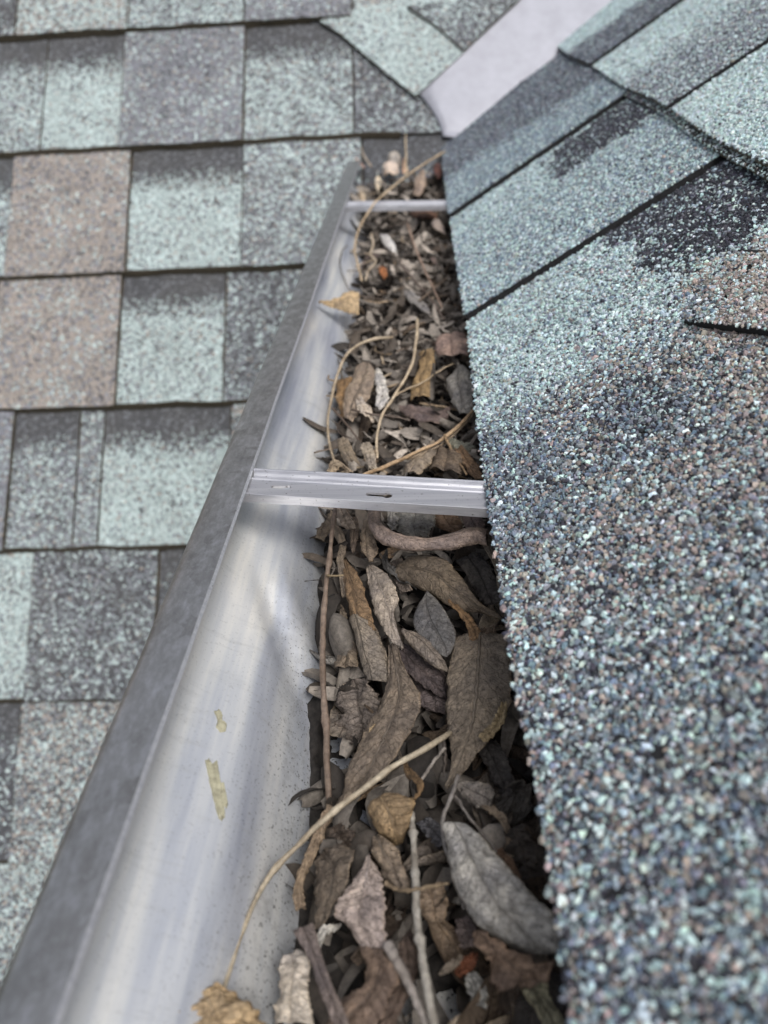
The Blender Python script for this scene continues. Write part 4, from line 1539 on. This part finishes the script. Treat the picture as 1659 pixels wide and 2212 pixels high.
leaf('whitish crumpled leaf under the bracket against the rolled tube', (160, 156, 150), L=[(840, 1106, -.033), (838, 1128, -.034), (848, 1146, -.035)], Rr=[(862, 1106, -.031), (864, 1128, -.032), (860, 1146, -.033)], bulge=.2, crumple=.001)
leaf('warm brown leaf behind the rolled tube near the shingle edge', (106, 84, 66), L=[(930, 1116, -.034), (945, 1140, -.034), (985, 1152, -.034)], Rr=[(985, 1112, -.030), (998, 1130, -.030), (1004, 1148, -.031)], bulge=.1)
leaf('dusky pink leaf behind the rolled tube touching the shingles', (112, 96, 92), L=[(1000, 1118, -.030), (1005, 1138, -.030), (1020, 1152, -.029)], Rr=[(1040, 1116, -.026), (1048, 1130, -.025), (1052, 1145, -.025)], bulge=.12)
leaf('small grey hooked leaf in the dark gap below the rolled tube', (84, 82, 80), m=[(836, 1190, -.036), (832, 1212, -.036), (846, 1235, -.037), (868, 1252, -.038), (900, 1275, -.038)], w=8, shape='lance', bulge=.3)
leaf('brown folded leaf between the net veined leaf and the broad arching leaf', (110, 98, 88), L=[(838, 1215, -.042), (850, 1250, -.041), (868, 1285, -.041)], Rr=[(870, 1210, -.041), (880, 1240, -.039), (892, 1275, -.038)], bulge=.1)

# --- leaves beyond the bracket
leaf('bright tan leaf with a sharp tip reaching over the trough wall', (196, 168, 128),
     L=[(688, 653, -.024), (712, 664, -.025), (742, 678, -.027), (775, 690, -.028)], Rr=[(692, 651, -.024), (722, 648, -.021), (752, 638, -.020), (776, 640, -.022)], bulge=.22, crumple=.0012)
leaf('beige leaf with dark side veins standing upright beyond the bracket', (150, 132, 114),
     L=[(745, 905, -.036), (748, 870, -.035), (758, 835, -.033), (775, 800, -.032), (792, 785, -.032)], Rr=[(762, 912, -.034), (785, 885, -.031), (806, 850, -.029), (812, 812, -.029), (798, 785, -.031)], bulge=.12, midrib=True)
leaf('amber leaf tucked behind the beige upright leaf', (150, 116, 76), L=[(728, 830, -.040), (730, 870, -.040), (742, 905, -.041)], Rr=[(768, 822, -.036), (762, 860, -.036), (752, 905, -.038)], bulge=.2)
leaf('golden brown leaf bent at the waist beyond the bracket', (154, 126, 86),
     L=[(905, 768, -.030), (908, 795, -.030), (890, 830, -.031), (888, 868, -.033)], Rr=[(940, 758, -.026), (940, 790, -.026), (930, 820, -.028), (930, 862, -.031)], bulge=.2)
leaf('dusty pink leaf squared off against the far shingle edge', (158, 132, 120), L=[(945, 735, -.026), (943, 762, -.027), (952, 780, -.028)], Rr=[(1008, 728, -.020), (1016, 750, -.020), (1014, 776, -.021)], bulge=.14, midrib=True)
leaf('smooth grey leaf leaning on the shingle edge beyond the bracket', (142, 138, 132),
     L=[(985, 800, -.028), (968, 830, -.029), (980, 870, -.030), (1000, 898, -.030)], Rr=[(1000, 788, -.024), (1022, 815, -.020), (1028, 855, -.020), (1018, 895, -.022)], bulge=.15)
leaf('white bleached scrap of leaf among the dark litter beyond the bracket', (200, 196, 190), m=[(812, 800, -.029), (822, 830, -.029), (828, 860, -.030), (815, 882, -.031)], w=13, shape='ragged', bulge=.15, serr=.15)
leaf('pale triangular leaf scrap at the foot of the beige upright leaf', (190, 176, 160), m=[(772, 860, -.028), (786, 885, -.028), (808, 912, -.030)], w=12, shape='lance', bulge=.12)
leaf('grey brown folded leaf directly behind the bracket', (134, 120, 104), L=[(868, 1030, -.030), (880, 1008, -.030), (905, 985, -.030), (940, 960, -.030)], Rr=[(905, 1030, -.027), (925, 1012, -.026), (938, 995, -.026), (948, 968, -.028)], bulge=.2)
leaf('large warm brown leaf behind the bracket near the shingles', (112, 96, 80), L=[(930, 1025, -.029), (935, 1000, -.029), (950, 975, -.029)], Rr=[(1000, 1035, -.024), (1010, 1005, -.022), (990, 980, -.024)], bulge=.16)
leaf('rust brown leaf draped from the shingle edge behind the bracket', (126, 98, 72), L=[(985, 975, -.022), (1005, 1005, -.021), (1030, 1040, -.020)], Rr=[(1000, 965, -.020), (1030, 1000, -.016), (1048, 1036, -.016)], bulge=.2)
leaf('grey green narrow leaf behind the bracket pointing at the shingles', (126, 126, 112), m=[(962, 955, -.025), (995, 968, -.024), (1030, 968, -.021)], w=10, shape='lance', bulge=.2)
leaf('tan leaf curled in a ring on the bracket edge', (158, 140, 118), L=[(708, 1020, -.026), (715, 1004, -.024), (735, 998, -.022), (760, 1018, -.022)], Rr=[(722, 1026, -.026), (730, 1016, -.024), (742, 1012, -.023), (752, 1026, -.024)], bulge=.3)
leaf('ribbed brown leaf curling up behind the bracket by the trough wall', (144, 128, 108), L=[(730, 955, -.034), (738, 985, -.033), (752, 1008, -.031)], Rr=[(752, 948, -.032), (764, 975, -.030), (782, 1012, -.028)], bulge=.3)
leaf('speckled beige leaf with turned edge behind the bracket', (168, 154, 136), L=[(780, 962, -.031), (788, 990, -.030), (796, 1018, -.029)], Rr=[(800, 955, -.029), (812, 985, -.028), (814, 1016, -.028)], bulge=.2, serr=.08)
leaf('mauve brown leaf in the dark hollow beyond the bracket', (112, 96, 92), m=[(860, 880, -.036), (900, 900, -.035), (950, 905, -.033), (975, 880, -.032)], w=16, shape='lance', bulge=.15)
leaf('long grey leaf slanting through the far litter', (138, 134, 132), m=[(872, 632, -.030), (900, 655, -.030), (930, 680, -.030)], w=10, shape='lance', bulge=.15)
leaf('white curled scrap of leaf in the far litter', (214, 212, 210), m=[(822, 508, -.026), (840, 530, -.026), (858, 552, -.027)], w=9, shape='lance', bulge=.2)
leaf('small orange leaf scrap in the far litter', (176, 108, 62), m=[(820, 580, -.028), (828, 590, -.028), (832, 600, -.028)], w=8, shape='oval', bulge=.2)
leaf('dark red brown leaf just in front of the far bracket', (108, 78, 64), m=[(885, 462, -.022), (915, 470, -.021), (945, 468, -.019)], w=12, shape='lance', bulge=.12)
leaf('pale pinkish leaf under the far shingle edge before the far bracket', (186, 168, 156), m=[(932, 485, -.020), (948, 495, -.019), (962, 508, -.019)], w=9, shape='lance', bulge=.2)
leaf('cream leaf standing on edge behind the far bracket', (222, 206, 180), m=[(816, 380, -.010), (818, 400, -.014), (818, 420, -.016)], w=7, shape='lance', bulge=.2)
leaf('pinkish cream leaf lying at the gutter end', (220, 200, 184), m=[(828, 380, -.012), (845, 376, -.010), (860, 380, -.012)], w=9, shape='oval', bulge=.2)
leaf('peach leaf point standing up at the gutter end', (206, 166, 138), m=[(872, 340, .004), (874, 356, -.004), (876, 375, -.010)], w=7, shape='drop', bulge=.2)
leaf('dusty brown leaf standing behind the far bracket', (168, 146, 128), L=[(895, 425, -.016), (900, 400, -.012), (915, 372, -.006)], Rr=[(905, 428, -.016), (920, 408, -.010), (922, 374, -.004)], bulge=.2)
leaf('dark maroon leaf in the corner under the valley flashing', (104, 66, 60), m=[(938, 360, -.006), (946, 372, -.007), (950, 385, -.008)], w=9, shape='oval', bulge=.15)
leaf('grey leaf loop at the gutter end', (176, 168, 158), m=[(840, 358, -.004), (852, 352, -.002), (866, 356, -.004)], w=6, shape='lance', bulge=.3)
leaf('light tan leaf spilling over the trough wall at the far bracket', (190, 170, 144), m=[(776, 412, -.012), (782, 428, -.014), (790, 440, -.016)], w=7, shape='lance', bulge=.3)

# --- twigs
twig('long pale twig arching from the pile down over the trough wall', (160, 147, 124),
     [(972, 1583, -.040), (925, 1612, -.037), (860, 1650, -.037), (790, 1700, -.038), (735, 1742, -.040), (685, 1785, -.043), (640, 1828, -.047), (580, 1895, -.051), (540, 1970, -.051), (510, 2050, -.050), (483, 2140, -.047)], 14, 11, nodes=(0.42, 0.66))
twig('straight reddish brown stem lying along the trough wall from the bracket', (116, 98, 84),
     [(724, 1096, -.022), (716, 1160, -.028), (707, 1240, -.035), (699, 1330, -.042), (696, 1400, -.046), (700, 1511, -.052), (706, 1620, -.057), (711, 1740, -.061)], 9, 15, nodes=(0.25, 0.55, 0.78))
twig('tiny thorn side shoot crossing from the reddish brown stem', (130, 112, 80), [(706, 1243, -.034), (725, 1244, -.034), (742, 1242, -.034)], 5, 4, n=14)
twig('straight grey stem with joints running out of the nearest end', (150, 144, 134),
     [(890, 1755, -.046), (892, 1800, -.045), (897, 1900, -.043), (905, 2019, -.041), (918, 2100, -.040), (940, 2230, -.038)], 13, 21, nodes=(0.2, 0.38, 0.62))
twig('bent grey twig with a flat purple head beside the jointed grey stem', (132, 124, 118), [(838, 2040, -.041), (862, 2085, -.041), (890, 2140, -.041), (915, 2200, -.041), (930, 2240, -.041)], 26, 13)
twig('knotted brown cross twig tied over the jointed grey stem', (120, 102, 78), [(832, 1908, -.043), (862, 1922, -.041), (895, 1922, -.038), (930, 1914, -.040), (968, 1908, -.043)], 10, 7, nodes=(0.4, 0.52))
twig('grey purple twig running behind the light grey canoe leaf', (118, 112, 108), [(990, 1675, -.038), (975, 1722, -.040), (956, 1772, -.043), (962, 1830, -.046), (985, 1900, -.048), (1004, 1965, -.049)], 10, 9)
twig('thin grey twig crossing above the light grey canoe leaf', (112, 104, 98), [(983, 1718, -.040), (1010, 1760, -.038), (1042, 1800, -.036), (1072, 1840, -.036)], 7, 6)
twig('short grey twig rising to the largest brown leaf', (128, 120, 112), [(962, 1615, -.044), (935, 1648, -.046), (912, 1684, -.047)], 8, 7)
twig('slender dark twig hanging behind the largest brown leaf', (84, 74, 66), [(958, 1590, -.046), (962, 1630, -.048), (960, 1680, -.050)], 8, 6)
twig('long tan twig crossing behind the bracket toward the shingles', (172, 142, 106),
     [(770, 1034, -.018), (800, 1020, -.020), (837, 1006, -.022), (900, 977, -.023), (957, 948, -.022), (1000, 910, -.019), (1034, 872, -.015)], 10, 7, nodes=(0.3,))
twig('second thinner twig running beside the long tan twig', (130, 112, 90), [(880, 992, -.025), (930, 972, -.025), (962, 955, -.024), (1005, 915, -.021), (1030, 885, -.018)], 6, 5)
twig('curved pale twig looping round the heap of curled leaves', (166, 148, 122), [(850, 728, -.024), (805, 733, -.023), (765, 752, -.024), (740, 782, -.027), (718, 850, -.033), (708, 915, -.037), (712, 960, -.038), (722, 1000, -.036)], 7, 6)
twig('s shaped pale twig in the middle of the litter beyond the bracket', (186, 166, 136), [(902, 690, -.024), (900, 730, -.024), (888, 792, -.024), (850, 858, -.025), (824, 900, -.026), (814, 945, -.027), (815, 990, -.027)], 7, 6)
twig('branching stub of the s shaped pale twig', (170, 150, 122), [(850, 858, -.025), (875, 842, -.026), (915, 825, -.026), (950, 800, -.025), (980, 785, -.024)], 5, 3)
twig('dark straight twig poking down at the trough wall beyond the bracket', (98, 82, 70), [(718, 882, -.032), (745, 912, -.031), (775, 950, -.030)], 6, 4)
twig('dark thin twig lying across the middle litter', (100, 86, 76), [(760, 885, -.028), (805, 895, -.027), (850, 900, -.027), (885, 908, -.028)], 5, 4)
twig('brown twig dropping from the crossing tan twig to the bracket', (150, 122, 88), [(960, 940, -.021), (972, 965, -.021), (990, 995, -.020), (1008, 1025, -.018)], 7, 5)
twig('long far twig rising over the far bracket onto the shingles', (190, 166, 132),
     [(781, 606, -.030), (770, 560, -.027), (766, 535, -.024), (775, 495, -.016), (796, 458, -.004), (820, 428, .004), (884, 376, .007), (940, 340, .008), (978, 318, .006)], 5, 4, n=60)
twig('short forked tip of the long far twig on the flashing', (176, 140, 126), [(974, 322, .007), (982, 304, .010), (989, 280, .014)], 5, 4, n=14)
twig('straight tan needle standing up at the gutter end', (196, 176, 144), [(876, 378, -.010), (877, 335, .006), (876, 290, .022)], 4, 3, n=16)
twig('pinkish twig leaning on the main roof at the gutter end', (184, 152, 140), [(786, 362, -.006), (760, 334, .002), (738, 312, .010), (722, 300, .014)], 5, 4, n=16)
twig('grey twig leaning on the main roof beside the pinkish twig', (150, 138, 122), [(802, 360, -.006), (785, 335, .004), (780, 318, .010)], 5, 4, n=14)
twig('hair thin dark stalk bowed over the far trough wall', (96, 84, 72), [(750, 530, -.024), (738, 545, -.025), (735, 572, -.028), (745, 606, -.032), (762, 638, -.034)], 2.5, 2.5)
twig('rosy brown twig slanting through the far litter', (148, 122, 104), [(879, 478, -.020), (890, 515, -.021), (905, 555, -.022), (930, 610, -.023), (955, 665, -.024)], 6, 4)
twig('dark twin twig below the rosy brown twig', (104, 88, 78), [(860, 565, -.026), (895, 605, -.026), (930, 645, -.026), (960, 690, -.026)], 5, 4)
twig('curly pale stalk near the trough wall in the far litter', (186, 168, 142), [(802, 505, -.022), (806, 530, -.024), (800, 550, -.025), (812, 565, -.025), (796, 585, -.026), (790, 605, -.027)], 5, 4)
twig('straight brown twig lying over the far litter beside the shingles', (126, 108, 92), [(905, 650, -.025), (935, 625, -.025), (965, 600, -.023)], 4, 3, n=16)

# --- the packed litter: silt bed and crumbs nobody could count, then single loose leaves on it
def bed_z(Y, X):
    a = float(np.interp(Y, [0.0, 0.10, 0.16, 0.2, 0.26, 0.34, 0.6, 0.8, 0.9, 1.0], [-.0705, -.0705, -.0690, -.0630, -.0560, -.0490, -.0450, -.0380, -.0300, -.0240]))
    return a + 0.10 * (X + 0.01) + 0.004 * noise.noise((X * 60, Y * 60, 0)) + 0.002 * noise.noise((X * 190, Y * 190, 5))


def wall_x(z):
    zs = [p[1] for p in PROF[5:16]][::-1]
    xs = [p[0] for p in PROF[5:16]][::-1]
    return float(np.interp(z, zs, xs))


HOLES = [(at(px, py, -.0765), r) for px, py, r in ((738, 1660, .0075), (792, 1795, .0085), (862, 2172, .009), (730, 1610, .005), (965, 2195, .008), (742, 1705, .004))]


def hole_f(X, Y):                            # bare patches of gutter floor the photo shows near the camera; 1 inside, 0 outside
    f = 0.0
    for p, r in HOLES:
        d = math.hypot(p.x - X, (p.y - Y) * 0.8) / r + 0.35 * noise.noise((X * 260, Y * 260, 3))
        f = max(f, 1.0 - min(1.0, max(0.0, (d - 0.7) / 0.5)))
    return f


def silt_hole(X, Y):
    return hole_f(X, Y) > 0.5


V, F = [], []
nx, ny = 60, 420
for j in range(ny + 1):
    Y = 0.02 + (1.0 - 0.02) * j / ny
    xl = wall_x(bed_z(Y, -0.05)) - 0.0025
    for i in range(nx + 1):
        X = xl + (0.0442 - xl) * i / nx
        z = bed_z(Y, X)
        hf_ = hole_f(X, Y) if Y < .24 else 0.0
        z = z * (1 - hf_) - 0.0785 * hf_
        V.append((X, min(Y, end_Y(z)), z))
for j in range(ny):
    for i in range(nx):
        a = j * (nx + 1) + i
        F.append((a, a + 1, a + nx + 2, a + nx + 1))
o = mesh_obj('silt_bed', V, F, M_DIRT, smooth=True)
tag(o, kind='stuff')

LV, LF, LU = [], [], []


def crumb(p, ln, wd, rot, curl, n=5, m=3, flat=0.4):
    """a scrap of leaf, a few facets, curled"""
    b0 = len(LV)
    for i in range(n):
        u = i / (n - 1)
        ww = wd * math.sin(math.pi * (0.08 + 0.84 * u)) ** 0.6
        for j in range(m):
            v = j / (m - 1) * 2 - 1
            q = Vector(((u - 0.5) * ln, v * ww, ww * curl * (1 - v * v) + ln * flat * 0.5 * math.sin(u * 3.1 + curl * 3)))
            LV.append(p + rot @ q)
    for i in range(n - 1):
        for j in range(m - 1):
            a = b0 + i * m + j
            LF.append((a, a + 1, a + m + 1, a + m))


def rand_rot(tiltmax):
    return (Matrix.Rotation(rng.uniform(0, 6.28), 3, 'Z') @ Matrix.Rotation(rng.uniform(-tiltmax, tiltmax), 3, 'X') @ Matrix.Rotation(rng.uniform(-tiltmax, tiltmax), 3, 'Y'))


def sliver(p, ln, wd, n=9, m=4):
    """a shrivelled leaf: a narrow ribbon coiled along a random curve"""
    b0 = len(LV)
    az = rng.uniform(0, 6.28)
    t = Vector((math.cos(az), math.sin(az), rng.uniform(-.35, .35))).normalized()
    side = t.cross(Vector((rng.uniform(-.6, .6), rng.uniform(-.6, .6), 1))).normalized()
    kz, ks, tw = rng.uniform(-1.3, 1.3), rng.uniform(-1.6, 1.6), rng.uniform(-1.4, 1.4)
    cup = rng.uniform(-1.1, 1.1)
    q = Vector(p)
    st = ln / n
    for i in range(n):
        u = i / (n - 1)
        up_ = side.cross(t).normalized()
        ww = wd * (0.12 + math.sin(math.pi * (0.06 + 0.86 * u)) ** 0.7)
        for j in range(m):
            v = j / (m - 1) * 2 - 1
            LV.append(q + side * (v * ww) + up_ * (ww * cup * (1 - v * v)) + Vector((0, 0, 0.0002 * math.sin(i * 5 + j * 3))))
        t = (t + up_ * (kz / n) + side * (ks / n)).normalized()
        side = (Matrix.Rotation(tw / n, 3, t) @ side)
        side = (side - t * side.dot(t)).normalized()
        q = q + t * st
    for i in range(n - 1):
        for j in range(m - 1):
            a = b0 + i * m + j
            LF.append((a, a + 1, a + m + 1, a + m))


def litter(y0, y1, n_big, n_small, mat, l0, l1, lift):
    LV.clear()
    LF.clear()
    for k in range(n_big + n_small):
        big = k < n_big
        Y = rng.uniform(y0, y1)
        z0 = bed_z(Y, 0)
        X = rng.uniform(wall_x(z0) + 0.007, 0.038)
        z = bed_z(Y, X) + rng.uniform(.000, lift)
        if Y < 0.24 and silt_hole(X, Y) and rng.random() < 0.9:
            continue
        if z > -0.009 and Y < 0.88:
            continue
        if Y > end_Y(z) - 0.02:
            continue
        if mat is M_LITTER_FAR:
            ln = rng.uniform(l0, l1)
            sliver(Vector((min(X, .03), Y - ln * .4, z)), ln, ln * (rng.uniform(.05, .16) if big else rng.uniform(.015, .04)))
        elif big:
            ln = rng.uniform(l0, l1)
            crumb(Vector((X, Y, z)), ln, ln * rng.uniform(.07, .24), rand_rot(.85), rng.uniform(-1.9, 1.9), n=8, m=5, flat=rng.uniform(.2, .9))
        else:
            ln = rng.uniform(.005, .014)
            crumb(Vector((X, Y, z)), ln, ln * rng.uniform(.04, .15), rand_rot(.9), rng.uniform(-.9, .9))
    o_ = mesh_obj('leaf_litter', LV, LF, mat, smooth=True)
    tag(o_, kind='stuff')
    return o_


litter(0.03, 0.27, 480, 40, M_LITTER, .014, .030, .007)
o = litter(0.275, 1.02, 1500, 700, M_LITTER_FAR, .012, .030, .0115)
tag(o, kind='stuff')

# loose single leaves: a few shapes, many copies
PROTO = []
for k in range(14):
    nu_, nv_ = 16, 9
    ln, wd = 1.0, rng.uniform(.13, .26)
    curl = rng.uniform(-2.6, 2.6)
    bend = rng.uniform(-1.6, 1.6)
    twist = rng.uniform(-1.0, 1.0)
    sh = SHAPES[rng.choice(['lance', 'lance', 'oval', 'ragged', 'drop'])]
    V, U = [], []
    x = z = 0.0
    for i in range(nu_):
        u = i / (nu_ - 1)
        ang = bend * (u - 0.3)
        if i:
            x += math.cos(ang) / nu_
            z += math.sin(ang) / nu_
        tw = twist * (u - .5)
        for j in range(nv_):
            v = j / (nv_ - 1) * 2 - 1
            ww = wd * sh(u) * (1 + 0.12 * noise.noise((i * 0.9, k, v * 0.4)))
            if abs(curl) < 0.1:
                cy_, cz_ = v * ww, 0
            else:
                cy_ = math.sin(curl * v) / curl * ww
                cz_ = (1 - math.cos(curl * v)) / curl * ww
            cr = 0.03 * noise.noise((u * 5, v * 2, k * 3.3))
            q = Vector((0, cy_, cz_ + cr))
            q = Matrix.Rotation(tw, 3, 'X') @ q
            V.append(Vector((x - 0.5 + q.x - math.sin(ang) * q.z, q.y, z + math.cos(ang) * q.z)))
            U.append((u, j / (nv_ - 1)))
    me = bpy.data.meshes.new('leaf')
    F = [(i * nv_ + j, i * nv_ + j + 1, (i + 1) * nv_ + j + 1, (i + 1) * nv_ + j) for i in range(nu_ - 1) for j in range(nv_ - 1)]
    me.from_pydata(V, [], F)
    me.materials.append(M_LEAF)
    me.polygons.foreach_set('use_smooth', [True] * len(F))
    ul = me.uv_layers.new(name='UVMap')
    vi = np.zeros(len(me.loops), dtype=np.int32)
    me.loops.foreach_get('vertex_index', vi)
    ul.data.foreach_set('uv', np.asarray(U, dtype=np.float32)[vi].ravel())
    PROTO.append(me)

TONES = [('dark brown', (78, 66, 56)), ('grey brown', (112, 102, 92)), ('mid brown', (104, 88, 72)), ('ashen grey', (132, 128, 122)), ('charcoal', (62, 58, 56)),
         ('pale beige', (168, 152, 132)), ('mauve brown', (104, 90, 86)), ('tan', (146, 120, 92))]
BANDS = [(0.045, 0.24, 74, .022, .042, 'in the open heap in front of the slotted bracket'), (0.285, 0.46, 62, .012, .026, 'packed just beyond the slotted bracket'),
         (0.46, 0.78, 72, .012, .028, 'packed in the middle stretch before the far bracket'), (0.80, 0.985, 26, .012, .024, 'heaped at the gutter end beyond the far bracket')]
for y0, y1, cnt, l0, l1, where in BANDS:
    for k in range(cnt):
        Y = rng.uniform(y0, y1)
        z0 = bed_z(Y, 0)
        X = rng.uniform(wall_x(z0) + 0.007, 0.036) if k % 3 else rng.uniform(0.008, 0.038)
        if Y < .24 and silt_hole(X, Y):
            continue
        z = bed_z(Y, X) + rng.uniform(.002, .009)
        ln = rng.uniform(l0, l1)
        z = min(z, -0.012 if Y < .9 else -0.004)
        if Y > end_Y(z) - 0.012:
            continue
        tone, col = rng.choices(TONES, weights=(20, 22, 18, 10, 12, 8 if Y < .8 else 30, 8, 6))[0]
        o = bpy.data.objects.new('leaf', rng.choice(PROTO))
        COL.objects.link(o)
        o.location = (X, Y, z)
        o.rotation_euler = (rng.uniform(-.8, .8), rng.uniform(-.7, .7), rng.uniform(0, 6.28))
        o.scale = (ln, ln, ln)
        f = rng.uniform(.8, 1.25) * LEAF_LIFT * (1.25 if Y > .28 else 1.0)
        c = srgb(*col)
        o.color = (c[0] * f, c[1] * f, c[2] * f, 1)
        hp, hn = min(HEROES, key=lambda h: (h[0] - o.location).length)
        dx, dy_ = o.location.x - hp.x, o.location.y - hp.y
        rel = ('on the shingle side of' if dx > 0 else 'on the trough wall side of') if abs(dx) > abs(dy_) else ('just beyond' if dy_ > 0 else 'just this side of')
        size = 'tiny' if ln < l0 + (l1 - l0) * .33 else ('small' if ln < l0 + (l1 - l0) * .66 else 'longish')
        tag(o, f'{size} {tone} leaf {rel} the {hn}', 'leaf', f'small leaves {where}')

# leaves packed into the shade under the shingle overhang
for k in range(30):
    Y = 0.075 + 0.165 * (k + rng.random()) / 30
    X = rng.uniform(0.016, 0.034)
    z = bed_z(Y, X) + rng.uniform(.004, .016)
    ln = rng.uniform(.020, .034)
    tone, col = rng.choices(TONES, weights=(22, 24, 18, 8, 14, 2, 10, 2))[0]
    o = bpy.data.objects.new('leaf', rng.choice(PROTO))
    COL.objects.link(o)
    o.location = (X, Y, z)
    o.rotation_euler = (rng.uniform(-.6, .6), rng.uniform(-1.0, .2), rng.uniform(0, 6.28))
    o.scale = (ln, ln, ln)
    c = srgb(*col)
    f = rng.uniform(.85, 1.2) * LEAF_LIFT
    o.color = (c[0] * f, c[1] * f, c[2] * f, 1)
    hp, hn = min(HEROES, key=lambda h: (h[0] - o.location).length)
    rel = 'beyond' if Y > hp.y else 'before'
    tag(o, f'shaded {tone} leaf under the overhang {rel} the {hn}', 'leaf', 'leaves in the shade of the shingle overhang')

# loose stalks in the far litter
for k in range(80):
    Y = rng.uniform(.30, .97)
    z = bed_z(Y, 0) + rng.uniform(.006, .011)
    X = rng.uniform(wall_x(z) + .010, .026)
    a = rng.uniform(0, 6.28)
    ln = rng.uniform(.012, .035)
    dv = Vector((math.cos(a) * 0.8, math.sin(a), 0)).normalized() * ln
    c0 = Vector((X, Y, z))
    ben = Vector((-dv.y, dv.x, 0)) * rng.uniform(-.35, .35)
    pts = []
    for i in range(12):
        t = i / 11
        q = c0 + dv * (t - .5) + ben * (4 * t * (1 - t)) + Vector((0, 0, rng.uniform(-.0003, .0003)))
        q.x = max(wall_x(q.z) + .003, min(.032, q.x))
        q.y = min(q.y, end_Y(q.z) - .01)
        pts.append(q)
    col = rng.choice([(150, 128, 100), (110, 94, 80), (176, 156, 128), (90, 76, 66)])
    tone = {150: 'tan', 110: 'brown', 176: 'pale', 90: 'dark'}[col[0]]
    c = srgb(*col)
    o = tube_mesh('twig', pts, [rng.uniform(.0004, .0008)] * 12, M_TWIG, None, tuple(x * LEAF_LIFT for x in c), seg=5)
    hp, hn = min(HEROES, key=lambda h: (h[0] - c0).length)
    rel = ('on the shingle side of' if X > hp.x else 'on the trough wall side of') if abs(X - hp.x) > abs(Y - hp.y) else ('just beyond' if Y > hp.y else 'just this side of')
    tag(o, f'thin {tone} stalk {rel} the {hn}', 'twig', 'thin stalks in the packed litter')
